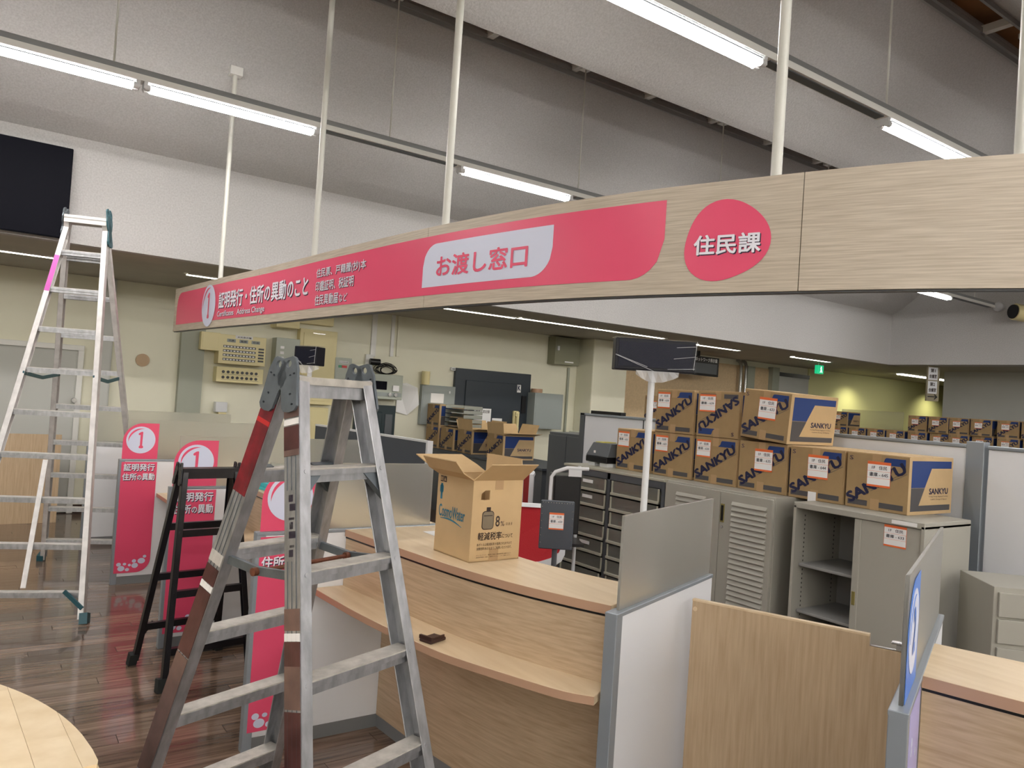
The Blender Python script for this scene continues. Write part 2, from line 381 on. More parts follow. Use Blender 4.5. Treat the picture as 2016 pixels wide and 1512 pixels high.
# ------------------------------------------------------------------ suspended fluorescent light rails
def light_rail(y, z, x0, x1, tubes, wires, label, empties=()):
    t = thing('light_rail', label, 'ceiling light', (x0, y, z), 0, 'suspended fluorescent light rails')
    L_ = lambda x: x-x0
    MB().box(0, x1-x0, -0.035, 0.035, 0.075, 0.115).build('rail', M_RAIL, t)
    MB().box(0, x1-x0, -0.045, 0.045, 0.035, 0.075).build('lamp_housing', M_WHITEPAINT, t)
    for a, b in tubes:
        for s in (-0.024, 0.024):
            lt = MB(); q = [(s+0.0175*cos(radians(-232+284*k/12)), 0.0175*sin(radians(-232+284*k/12))) for k in range(13)]; lt.smooth = True
            xa, xb = L_(a)+0.03, L_(b)-0.03
            lt.add([(xa, u, v) for u, v in q]+[(xb, u, v) for u, v in q], [(k, k+1, k+14, k+13) for k in range(12)]+[tuple(range(13)), tuple(range(13, 26))])
            lo_ = lt.build('lamp_tube', M_TUBE, t, label='glowing white tube')
            MB().box(xa, xb, s-0.0155, s+0.0155, 0.0140, 0.022).build('tube_back', M_ALU, lo_)
        for e, sg in ((a, 1), (b, -1)):
            sk = MB()
            for s in (-0.024, 0.024): sk.tube([(L_(e)-0.005*sg, s, 0), (L_(e)+0.03*sg, s, 0)], 0.021, 10)
            sk.box(L_(e)-0.012, L_(e)+0.012, -0.04, 0.04, -0.01, 0.04).build('lamp_socket', M_WHITEPLAST, t)
    for a, b in empties:
        MB().box(L_(a), L_(b), -0.03, 0.03, 0.028, 0.036).build('bare_housing', M_DKGREY, t)
    for x in wires:
        MB().tube([(L_(x), 0, 0.11), (L_(x), 0, 4.82-z)], 0.007, 8).build('hanger_rod', M_POLE, t)
        MB().box(L_(x)-0.05, L_(x)+0.05, -0.05, 0.05, 4.79-z, 4.83-z).build('hanger_plate', M_WHITEPAINT, t)
light_rail(5.7, 3.52, -6.5, 13.2, [(-6.4,-5.2), (-3.95,-2.75), (-1.68,-0.46), (-0.43,0.77), (0.815,2.01), (3.29,4.50), (5.8,7.0), (8.3,9.5), (10.62,11.82)],
           [-3.3, 0.62, 2.62, 4.60, 6.6, 8.6, 10.6, 12.6], 'suspended white light rail along the speckled wall, above the television', [(2.06,3.24), (4.56,5.74), (7.06,8.24), (11.9,13.1)])
light_rail(2.78, 3.56, -6.5, 13.2, [(-6.0,-4.8), (-3.5,-2.3), (-0.95,0.25), (2.28,3.49), (4.77,5.96), (7.3,8.5), (9.8,11.0)],
           [-3.0, 0.8, 2.8, 4.79, 6.8, 8.8, 10.8], 'suspended white light rail with a bare dark stretch, above the plain sign end', [(3.54,4.72), (6.0,7.2)])
row_tubes = [(-8.2+1.27*k, -8.2+1.27*k+1.2) for k in range(16)]  # rails out of view, added to brighten faces turned toward the viewer
for y, nm in ((-0.1, 'nearest behind'), (-2.83, 'second behind'), (-5.68, 'third behind'), (-8.4, 'farthest behind')):
    light_rail(y, 3.56, -8.5, 13.2, row_tubes[::2] if y > -1 else row_tubes, [-6.0, -2.0, 2.0, 6.0, 10.0], 'unseen light rail %s the viewer, added for more light from that side' % nm)
# recessed strips in the low ceiling
strips = [(-1.15,0.66,8.6), (1.75,2.4,8.45), (4.5,5.75,8.25), (5.8,7.05,8.2), (7.1,8.45,8.2), (9.42,10.45,8.4), (11.72,12.82,8.25)]
names_s = ['behind the tall ladder top', 'by the sign far end', 'over the two open cartons', 'over the dark vault door', 'over the cream column', 'right of the wrapped display box', 'before the green exit lamp']
for (a, b, y), nm in zip(strips, names_s):
    t = thing('recessed_light', 'thin white strip light set in the low grey ceiling '+nm, 'ceiling light', (a, y, ZS), 0, 'strip lights in the low ceiling')
    MB().box(0, b-a, -0.045, 0.045, -0.012, 0.004).build('diffuser', M_STRIP, t)
    MB().box(-0.02, b-a+0.02, -0.06, -0.047, -0.014, 0.004).box(-0.02, b-a+0.02, 0.047, 0.06, -0.014, 0.004).build('frame', M_WHITEPAINT, t)
for (x, y) in ((16.1, 9.35), (19.6, 9.35)):
    ld = bpy.data.lights.new('corridor_downlight', 'SPOT'); ld.energy = 60; ld.spot_size = radians(140); ld.spot_blend = 1.0; ld.color = (1, 0.95, 0.62); ld.shadow_soft_size = 0.05
    lo = bpy.data.objects.new('corridor_downlight', ld); COL.objects.link(lo); lo.location = (x, y, ZS-0.06)
cs = thing('recessed_light', 'long yellowish strip light in the corridor ceiling left of the hanging direction board', 'ceiling light', (15.9, 8.6, ZS))
MB().box(0, 2.4, -0.06, 0.06, -0.02, 0.004).build('diffuser', M_STRIP, cs)

# ------------------------------------------------------------------ hanging curved sign
CPTS = [(1.513,8.1),(1.525,7.883),(1.608,6.54),(1.69,5.50),(1.752,4.40),(1.825,3.46),(1.933,2.70),(2.055,2.19),(2.185,1.80),(2.35,1.375),(2.535,1.01),(2.78,.60),(3.04,.22),(3.33,-.15),(3.6,-.5)]
PATH = []
for i in range(1, len(CPTS)-2):
    p0, p1, p2, p3 = [Vector(p) for p in CPTS[i-1:i+3]]
    for q in range(16):
        t = q/16; PATH.append(.5*((2*p1)+(-p0+p2)*t+(2*p0-5*p1+4*p2-p3)*t*t+(-p0+3*p1-3*p2+p3)*t**3))
PATH.append(Vector(CPTS[-2]))
SL = [0.0]
for a, b in zip(PATH, PATH[1:]): SL.append(SL[-1]+(b-a).length)
def on_sign(s, v, off):
    s = max(0, min(s, SL[-1]-1e-6)); i = 0
    while SL[i+1] < s: i += 1
    u = (s-SL[i])/(SL[i+1]-SL[i]); p = PATH[i].lerp(PATH[i+1], u)
    def tan(j): j0, j1 = max(j-1,0), min(j+1,len(PATH)-1); return (PATH[j1]-PATH[j0]).normalized()
    t = tan(i).lerp(tan(i+1), u).normalized(); n_ = Vector((t.y, -t.x))
    return Vector((p.x+n_.x*off, p.y+n_.y*off, 2.03+v))
SH = 0.405
sign = thing('hanging_sign', 'long curved wood-grain sign with pink band and white lettering hung from poles over the counters', 'sign', (1.83, 3.46, 2.03))
def sign_strip(outline_fn, s0, s1, off, th, name, m, parent, label=None, n=40):
    # outline_fn(s) -> (v_low, v_high)
    mb = MB(); vs = []; 
    for k in range(n+1):
        s = s0+(s1-s0)*k/n; lo, hi = outline_fn(s)
        vs += [on_sign(s, lo, off), on_sign(s, hi, off), on_sign(s, lo, off-th), on_sign(s, hi, off-th)]
    fs = []
    for k in range(n):
        a = 4*k; b = a+4
        fs += [(a,b,b+1,a+1), (a+2,a+3,b+3,b+2), (a+1,b+1,b+3,a+3), (a,a+2,b+2,b)]
    fs += [(0,1,3,2), (4*n,4*n+2,4*n+3,4*n+1)]
    mb.add(vs, fs); return mb.build(name, m, parent, label, world=True)
for s0, s1 in ((0.0, 2.15), (2.153, 4.452), (4.455, 6.36), (6.363, 8.38)):
    sign_strip(lambda s: (0, SH), s0, s1, 0, 0.045, 'board_panel', M_SIGNWOOD, sign)
sign_strip(lambda s: (-0.006, 0.0), 0.0, 8.38, -0.008, 0.032, 'lower_channel', M_DKGREY, sign)
def rounded(s0, s1, lo, hi, r_tl, r_br):
    def fn(s):
        h = hi; l = lo
        if s < s0+r_tl: h = hi-r_tl+sqrt(max(0, r_tl**2-(s0+r_tl-s)**2))
        if s > s1-r_br: l = lo+r_br-sqrt(max(0, r_br**2-(s-(s1-r_br))**2))
        return l, h
    return fn
band = sign_strip(rounded(0.09, 5.862, 0.06, 0.357, 0.14, 0.15), 0.09, 5.862, 0.0015, 0.001, 'pink_band', M_PINK, sign, 'glossy pink band', 220)
sign_strip(rounded(4.432, 5.333, 0.10, 0.315, 0.11, 0.12), 4.432, 5.333, 0.0025, 0.0008, 'pale_panel', M_PALE, band, 'pale blue-white field', 80)
def sign_text(body, s0, s1, v0, v1, bold, shadow=True, m=None, parent=sign, name='lettering', off=0.004, sx=0.006):
    V, Fc, asp = glyphs(body, bold)
    if shadow:
        MB().add([on_sign(s0+(s1-s0)*a+sx, v0+(v1-v0)*b-sx, off-0.0014+l) for a, b, l in V], Fc).build('lettering_shadow', M_INK, parent, world=True)
    MB().add([on_sign(s0+(s1-s0)*a, v0+(v1-v0)*b, off+0.0005+l) for a, b, l in V], Fc).build(name, m or M_WHITEPRINT, parent, world=True)
sign_text('証明発行・住所', 1.32, 2.27, .148, .285, .022)
sign_text('の', 2.29, 2.40, .158, .262, .022)
sign_text('異動', 2.42, 2.69, .148, .285, .022)
sign_text('のこと', 2.71, 3.06, .155, .272, .022)
sign_text('Certificates   Address Change', 1.307, 2.308, .07, .128, .008, sx=.003)
sign_text('住民票、戸籍謄(抄)本', 3.18, 3.84, .243, .308, .008, sx=.003)
sign_text('印鑑証明、税証明', 3.18, 3.70, .162, .228, .008, sx=.003)
sign_text('住民異動届', 3.182, 3.51, .075, .142, .008, sx=.003)
sign_text('など', 3.525, 3.633, .08, .128, .004, sx=.003)
sign_text('お渡し窓口', 4.55, 5.195, .145, .25, .02, False, M_PINK)
# number disc (with a swirl and a bone-like 1)
def swirl(cu, cv, r, n=14):
    P = []
    for k in range(n+1): a = radians(75+115*k/n); P.append((cu+0.86*r*cos(a), cv+0.86*r*sin(a)))
    for k in range(n+1):
        a = radians(190-115*k/n); q = k/n; rr = r*(0.86-0.13*sin(pi*q)); P.append((cu+rr*cos(a), cv+rr*sin(a)))
    return P
def one(cu, cv, r):
    p = [(-.20,.42),(-.17,.50),(-.02,.60),(.10,.62),(.12,.56),(.10,-.40),(.17,-.48),(.18,-.56),(.12,-.62),(-.06,-.62),(-.13,-.57),(-.12,-.48),(-.05,-.40),(-.05,.38),(-.14,.36)]
    return [(cu+r*a, cv+r*b) for a, b in p]
def sign_poly(P, off, th, name, m, parent):
    n_ = len(P); f = [on_sign(a, b, off) for a, b in P]; 
    return MB().add(f, [tuple(range(n_))]).build(name, m, parent, world=True)
dc = (1.06, 0.19); dr = 0.178
dsc = sign_poly([(dc[0]+dr*cos(2*pi*k/40), dc[1]+dr*sin(2*pi*k/40)) for k in range(40)], 0.004, 0, 'number_disc', M_PALE, sign)
sign_poly(swirl(*dc, dr), 0.005, 0, 'swirl', M_PINK, dsc); sign_poly(one(*dc, dr), 0.005, 0, 'numeral', M_PINK, dsc)
blob = []
for k in range(48):
    a = 2*pi*k/48; rr = 1+0.055*cos(3*a+0.6)+0.03*sin(2*a)
    blob.append((6.098+0.157*rr*cos(a), 0.187+0.146*rr*sin(a)))
bl = sign_poly(blob, 0.002, 0, 'pink_blob', M_PINK, sign)
sign_text('住民課', 5.982, 6.228, .138, .212, .022, True, None, bl, sx=.0035)
for s, zt in ((1.239, 4.10), (3.061, 4.42), (4.566, 4.35), (6.259, 4.45), (6.979, 4.6)):
    p = on_sign(s, 0, -0.022)
    if p.y > 5.9: zt = 3.69+(7.29-p.y)*0.776
    elif p.y > 4.27: zt = 4.0+(p.y-4.27)*0.64
    elif p.y > 3.02: zt = 4.0+(4.27-p.y)*0.64
    elif p.y > 1.45: zt = 4.0+(p.y-1.445)*0.627
    else: zt = 4.0+(1.445-p.y)*0.627
    MB().tube([(p.x, p.y, 2.03+SH-0.03), (p.x, p.y, zt)], 0.019, 14).build('suspension_pole', M_POLE, sign, world=True)
    MB().box(p.x-0.05, p.x+0.05, p.y-0.04, p.y+0.04, zt-0.05, zt+0.02).build('pole_mount', M_WHITEPAINT, sign, world=True)

# ------------------------------------------------------------------ stepladders
def channel(mb, p, q, out, fwd, wdt, dep, th=0.004):
    # C profile: web (width wdt along fwd) on the outer side 'out', two flanges of depth dep pointing inwards
    d = (q-p).normalized(); fwd = (fwd-d*fwd.dot(d)).normalized(); out = (out-d*out.dot(d)-fwd*out.dot(fwd)).normalized()
    c = (p+q)/2
    mb.bar(p-out*(th/2), q-out*(th/2), th, wdt, fwd)
    for s in (-1, 1):
        o = fwd*(s*(wdt/2-th/2))-out*(dep/2); mb.bar(p+o, q+o, th, dep, out)
    return mb
def ladder(name, label, p, rungs_f, rungs_b, wdt, dep, m_rail, m_rung, m_foot, tread, feet=True, top=True, zfoot=0.0):
    cx, cy, th, h, wt, wb, s1, s2, g = p
    t = thing(name, label, 'ladder', (cx, cy, 0))
    ax = Vector((cos(th), sin(th), 0)); nx = Vector((sin(th), -cos(th), 0)); R = {}
    base = Vector((0, 0, 0))
    for b, s in ((1, s1), (-1, s2)):
        for a in (-1, 1):
            T = Vector((0,0,h))+ax*(a*wt/2)+nx*(b*g); B = ax*(a*wb/2)+nx*(b*s)
            R[a, b] = (T, B)
            d = (T-B).normalized(); fw = nx*b; fw = (fw-d*fw.dot(d)).normalized()
            P = B+(T-B)*(0.03/h); sh = -fw*(wdt/2)
            rail = channel(MB(), P+sh, T+sh, ax*a, fw, wdt, dep).build('rail', m_rail, t, bevel=0.0015)
            if feet: MB().bar(B+sh+d*0.0+Vector((0,0,0.001)), B+sh+d*0.07, dep+0.012, wdt+0.012, fw).build('rubber_foot', m_foot, t)
            R[a, b, 'sh'] = sh; R[a, b, 'd'] = d; R[a, b, 'fw'] = fw
    for b, zs in ((1, rungs_f), (-1, rungs_b)):
        for z in zs:
            E = []
            for a in (-1, 1):
                T, B = R[a, b]; E.append(B+(T-B)*(z/h)+R[a, b, 'sh']-ax*(a*dep*0.25))
            mb = MB(); q0, q1 = E; fw = nx*b
            dn = Vector((0,0,-1))
            mb.bar(q0, q1, tread, 0.004, (0,0,1))
            rg = mb.build('rung', m_rung, t)
            for s in (-1, 1):
                o = fw*(s*(tread/2-0.003)); lp = MB().bar(q0+o+dn*0.009, q1+o+dn*0.009, 0.004, 0.016, (0,0,1)); o2 = fw*(s*(tread/2-0.009)); lp.bar(q0+o2+dn*0.024, q1+o2+dn*0.024, 0.004, 0.024, (0,0,1))
                lp.build('rung_lip', M_LADDER if m_rail is M_LADDERW else m_rail, rg)  # pale ladder's lips take darker metal, painting shade under its rungs
            rv = MB()
            for a, e in ((-1, q0), (1, q1)):
                T, B = R[a, b]; c = B+(T-B)*(z/h)+dn*0.012; f = R[a, b, 'fw']
                rv.tube([c-f*0.002-ax*(a*dep*0.5), c+f*0.004-ax*(a*dep*0.5)], 0.006, 8)
            rv.build('rivet', m_rail, t)
    if top:
        for b in (1, -1):
            T0, T1 = R[-1, b][0]+R[-1, b, 'sh'], R[1, b][0]+R[1, b, 'sh']
            mb = MB().bar(T0, T1, wdt*1.02, 0.005, (0,0,1)); fo = nx*b*(wdt/2)
            mb.bar(T0+fo-Vector((0,0,0.009)), T1+fo-Vector((0,0,0.009)), 0.005, 0.018, (0,0,1)); mb.bar(T0-fo-Vector((0,0,0.009)), T1-fo-Vector((0,0,0.009)), 0.005, 0.018, (0,0,1))
            ts = mb.build('top_step', m_rung, t); fi = fo*.82; dz_ = Vector((0,0,-.034))
            MB().bar(T0+fi+dz_, T1+fi+dz_, 0.005, 0.036, (0,0,1)).build('step_lip', m_rail, ts); MB().bar(T0-fi+dz_, T1-fi+dz_, 0.005, 0.036, (0,0,1)).build('step_lip', m_rail, ts)
    return t, R, ax, nx
def hinge_plate(t, R, ax, nx, a, b, sc, m, zx=1.0, dz=0.0):
    T, B = R[a, b]; d = (T-B).normalized(); fw = R[a, b, 'fw']; sh = R[a, b, 'sh']
    out = [(-.045,-.22),(-.03,-.245),(.0,-.25),(.03,-.24),(.042,-.215),(.045,-.10),(.062,-.06),(.065,.0),(.045,.035),(.036,.075),(.02,.09),(-.03,.09),(-.045,.075),(-.055,.0),(-.05,-.08)]
    hole = [(-.005+.0165*cos(2*pi*k/14), .050+.024*sin(2*pi*k/14)) for k in range(14)]
    hl2 = [[(cx_+.007*cos(2*pi*k/8), cz_+.007*sin(2*pi*k/8)) for k in range(8)] for cx_, cz_ in ((-.02,-.225+.02), (-.01,-.14), (-.035,-.02), (-.012,-.025))]
    mb = plate_with_holes([(x*sc, z*sc) for x, z in out], [[(x*sc, z*sc) for x, z in hole]]+[[(x*sc, z*sc) for x, z in h_] for h_ in hl2], 0.008)
    org = T+sh+ax*(a*0.007)-nx*b*0.0
    inw = -fw
    mb.xform(lambda p: org+inw*(p.x*zx)+d*(p.z+dz)+ax*(a*p.y))
    return mb.build('hinge_plate', m, t)
# near worn aluminium ladder
PN = (.794, 2.048, .355, 1.627, .262, .575, .431, .527, .054)
RN = [1.393, 1.145, .894, .645, .395, .145]
lad, R, ax, nx = ladder('stepladder', 'large worn aluminium stepladder streaked with dark red paint, standing before the curved counter', PN, RN, [1.375, 1.155, .92, .68, .43, .18], .06, .036, M_LADDER, M_TREAD, M_RUBBER, .056)
for a in (-1, 1):
    for b in (-1, 1):
        hp = hinge_plate(lad, R, ax, nx, a, b, 0.43, M_CAST, 1.5, 0.012)
def patch(t, R, a, b, z0, z1, h, wdt, m, name, ax, lo=-0.46, hi=0.46, onface=False, dep=0.036):
    T, B = R[a, b]; fw = R[a, b, 'fw']; sh = R[a, b, 'sh']
    p = B+(T-B)*(z0/h)+sh+ax*(a*0.0012); q = B+(T-B)*(z1/h)+sh+ax*(a*0.0012)
    o = fw*(wdt*(lo+hi)/2)
    if onface:
        p = B+(T-B)*(z0/h)-ax*(a*dep/2)+fw*0.001; q = B+(T-B)*(z1/h)-ax*(a*dep/2)+fw*0.001
        return MB().bar(p, q, dep*0.9, 0.0012, fw).build(name, m, t)
    return MB().bar(p+o, q+o, 0.0016, wdt*(hi-lo), fw).build(name, m, t)
for z0, z1, m in ((1.31, 1.50, M_REDPAINT), (1.50, 1.512, M_RED), (1.512, 1.56, M_REDPAINT), (1.115, 1.145, M_LADDERW), (1.06, 1.105, M_MAROON), (1.042, 1.058, M_PAPER), (.86, 1.04, M_MAROON), (.52, .855, M_BROWNW), (.05, .50, M_BROWNW)):
    patch(lad, R, -1, -1, z0, z1, 1.627, .06, m, 'paint_patch', ax)
for z0, z1, m in ((1.522, 1.548, M_BROWNW), (1.44, 1.50, M_MAROON), (1.425, 1.44, M_BROWNW), (1.01, 1.06, M_BROWNW), (.93, .985, M_MAROON), (.835, .93, M_BROWNW), (.05, .83, M_MAROON)):
    patch(lad, R, -1, 1, z0, z1, 1.627, .06, m, 'paint_patch', ax)
patch(lad, R, -1, 1, 1.503, 1.518, 1.627, .06, M_PAPER, 'white_tape', ax); patch(lad, R, -1, 1, .986, 1.004, 1.627, .06, M_PAPER, 'white_tape', ax)
lb = patch(lad, R, -1, 1, 1.17, 1.34, 1.627, .06, M_LADDER, 'maker_label', ax, -0.3, 0.25)
for k in range(7):
    patch(lad, R, -1, 1, 1.18+.022*k, 1.18+.022*k+.006+.011*(k % 3 != 1), 1.627, .0615, M_INK, 'label_marks', ax, -0.16+.05*(k % 2), 0.10+.07*(k % 3))
for b in (-1, 1):
    for f_ in (-.28, -.02, .24):
        patch(lad, R, -1, b, .03, 1.46, 1.627, .0603, M_CAST, 'web_groove', ax, f_, f_+.012)
for b in (-1, 1):
    for a in (-1, 1):   # gussets under the first rung
        T, B = R[a, b]; z = 1.385; c = B+(T-B)*(z/1.627)+R[a, b, 'sh']; c2 = B+(T-B)*((z-.1)/1.627)+R[a, b, 'sh']; c3 = c-ax*(a*.085)
        f = R[a, b, 'fw']*0.02
        MB().add([c-Vector((0,0,.006)), c3-Vector((0,0,.006)), c2, c+f-Vector((0,0,.006)), c3+f-Vector((0,0,.006)), c2+f], [(0,1,2), (3,5,4), (0,3,4,1), (1,4,5,2), (2,5,3,0)]).build('gusset', M_CAST, lad)
for a in (-1, 1):   # spreader stays
    T1, B1 = R[a, 1]; T2, B2 = R[a, -1]; z = 1.13
    p = B1+(T1-B1)*(z/1.627)+R[a, 1, 'sh']-ax*(a*.02); q = B2+(T2-B2)*(z/1.627)+R[a, -1, 'sh']-ax*(a*.02); mid = (p+q)/2-Vector((0,0,0.012))
    st = MB().bar(p, mid, .012, .022).bar(mid, q, .012, .022).build('spreader_stay', M_CAST, lad)
    MB().tube([mid-ax*.02, mid+ax*.02], .011, 10).build('stay_pivot', M_RUST, st); mids = (mids if a > 0 else [])+[mid]
MB().tube(mids, .006, 8).build('stay_cross_rod', M_RUST, lad)
# tall ladder in the back left
PT = (0.613, 6.492, -.352, 2.738, .278, .78, .905, .935, .0)
tall, R, ax, nx = ladder('stepladder', 'tall pale aluminium stepladder with a magenta sticker, standing below the television', PT,
    [2.474, 2.191, 1.899, 1.61, 1.323, 1.042, .762, .478, .192], [2.454, 2.177, 1.888, 1.62, 1.337, 1.045, .773, .485, .203], .06, .036, M_LADDERW, M_LADDERW, M_TEAL, .055)
patch(tall, R, -1, 1, 2.15, 2.42, 2.738, .06, M_MAGENTA, 'magenta_sticker', ax, onface=True)
for a in (-1, 1):
    for b in (-1, 1):
        if a == 1: hinge_plate(tall, R, ax, nx, a, b, 0.85, M_TEAL)
        else: hinge_plate(tall, R, ax, nx, a, b, 0.6, M_CAST)
T, B = R[1, 1]
e0 = B+(T-B)*(.192/2.738)-ax*.12; e1 = B+(T-B)*(.09/2.738)-ax*.01
MB().bar(e0, e1, .012, .025).build('corner_brace', M_TEAL, tall)
for a in (-1, 1):
    T1, B1 = R[a, 1]; T2, B2 = R[a, -1]; z = 1.56
    p = B1+(T1-B1)*(z/2.738); q = B2+(T2-B2)*(z/2.738); mid = (p+q)/2-Vector((0,0,.03))
    MB().bar(p-ax*(a*.03), mid-ax*(a*.03), .01, .025).bar(mid-ax*(a*.03), q-ax*(a*.03), .01, .025).build('spreader_stay', M_TEAL, tall)
base = Vector((0.613, 6.492, 0))
MB().bar(Vector((0.427, 5.946, 0.994))-base, Vector((0.341, 5.70, 0.21))-base, .03, .008, nx).build('centre_strip', M_LADDERW, tall)
# small black ladder
PK = (1.089, 4.403, .131, 1.115, .306, .483, .21, .298, .046)
blk, R, ax, nx = ladder('stepladder', 'small black painted stepladder with chipped paint before the middle pink panel', PK,
    [.796, .489, .207], [.805, .521, .236], .034, .03, M_BLACKLAD, M_BLACKLAD, M_RUBBER, .03)
for a in (-1, 1):
    for b in (-1, 1): hinge_plate(blk, R, ax, nx, a, b, 0.36, M_BLACKLAD)
T, B = R[-1, -1]; MB().bar(B+(T-B)*(.236/1.115)+ax*.07, B+(T-B)*(.12/1.115)+ax*.01, .008, .015).build('corner_brace', M_BLACKLAD, blk)
T, B = R[1, -1]; MB().bar(B-ax*.30+Vector((0,0,.03)), B+ax*.28+Vector((0,0,.03)), .03, .04).build('stabiliser_bar', M_BLACKLAD, blk)

# ------------------------------------------------------------------ counter dividers
def divider(loc, ang, length, label, pink=False, blue=False, glass_len=None, group='white counter dividers'):
    t = thing('counter_divider', label, 'divider', (loc[0], loc[1], 0), ang, group)
    H = 0.021
    MB().box(0.04, length, -0.018, 0.018, 0.06, 0.935).build('panel', M_WHITELAM, t, bevel=0.001)
    MB().box(0, 0.042, -H, H, 0, 0.94).build('end_post', M_ALU, t, bevel=0.002)
    MB().box(0, length, -H-0.001, H+0.001, 0.936, 0.95).build('top_rail', M_ALU, t, bevel=0.002)
    MB().box(0.03, length, -0.019, 0.019, 0, 0.06).build('kick_plate', M_KICK, t)
    gl = glass_len or length
    g = MB().box(0.045, gl, -0.005, 0.005, 0.95, 1.252).build('frosted_screen', M_FROST, t, bevel=0.001)
    O = Vector((0, 0, 0)); X = Vector((1, 0, 0)); Zv = Vector((0, 0, 1))
    film, fo, po = (M_PINK if pink else M_BLUESIGN), 0.0075, 0.0195
    if pink or blue:
        x0, x1 = 0.018, 0.268
        if blue: x0, x1 = 0.05, 0.30
        up = MB().slab(arc_poly(x1-x0, 0.275, r_tl=0.14, x=x0, y=0.952), O, X, Zv, fo, 0.001).build('upper_sign_film', film, t)
        cu, cv, r = (x0+x1)/2, 1.098, 0.103
        dn_ = MB().disc(O, X, Zv, cu, cv, r, off=fo+0.0012, th=0.0008, n=40).build('number_disc', M_PALE, t)
        MB().slab(swirl(cu, cv, r), O, X, Zv, fo+0.002, 0.0006).build('swirl', film, dn_)
        if pink: MB().slab(one(cu, cv, r), O, X, Zv, fo+0.002, 0.0006).build('numeral', film, dn_)
        else: text_on(MB(), '2', O, X, Zv, cu-0.03, cu+0.032, cv-0.055, cv+0.06, fo+0.002, 0.03).build('numeral', film, dn_)
    if pink:
        lo = MB().slab(arc_poly(x1-x0, 0.845, r_br=0.10, x=x0, y=0.085), O, X, Zv, po+0.0025, 0.001).build('lower_sign_film', film, t)
        for body, a, b, v0, v1 in (('証明発行', .033, .252, .862, .918), ('住所', .028, .128, .79, .845), ('の', .132, .163, .793, .83), ('異動', .167, .256, .79, .845)):
            text_on(MB(), body, O, X, Zv, a+.004, b+.004, v0-.005, v1-.005, po+0.0028, .03).build('lettering_shadow', M_INK, lo)
            text_on(MB(), body, O, X, Zv, a, b, v0, v1, po+0.0045, .022).build('lettering', M_WHITEPRINT, lo)
        bb = MB()
        for cx_, cy_, ra, rb in ((1088,1207,22,19),(1112,1248,33,27),(1143,1202,16,13),(1170,1259,20,17),(1190,1212,14,13),(1230,1170,20,18),(1240,1216,31,26),(1300,1168,36,29),(1328,1122,17,15)):
            bb.disc(O, X, Zv, x0+(cx_-1045)*.00074, .085+(1300-cy_-(cx_-1040)*.06)*.00074, ra*.00074, rb*.00074, po+0.0032, 0.0005, 20)
        bb.build('bubble_print', M_PALE, lo)
    if blue:
        lo = MB().slab([(.05,.08),(.30,.08),(.30,.93),(.05,.93)], O, X, Zv, po+0.0015, 0.001).build('lower_sign_film', M_LILAC, t)
        bb = MB(); rnd = random.Random(3)
        for k in range(14): bb.disc(O, X, Zv, .07+rnd.random()*.2, .15+rnd.random()*.7, .006+rnd.random()*.012, None, po+.0022, .0005, 14)
        bb.build('bubble_print', M_PALE, lo)
    return t
divider((.90, 8.10), .0, 1.28, 'farthest counter divider, plain frosted screen half hidden behind the first pink number panel', glass_len=1.28)
divider((.94, 6.475), .02, 1.27, 'divider with pink number 1 film beside the tall pale ladder', True)
divider((.985, 4.875), .03, 1.27, 'divider with pink number 1 film partly behind the small black ladder', True)
divider((1.045, 3.365), .0, 1.05, 'divider with pink number 1 film right behind the large worn stepladder', True, glass_len=.86)
divider((1.685, 1.787), .355, .85, 'plain white divider with frosted screen between cardboard box counter and swing gate')
divider((1.764, .913), .386, 1.13, 'divider with blue number 2 film holding the swing gate latch', blue=True)

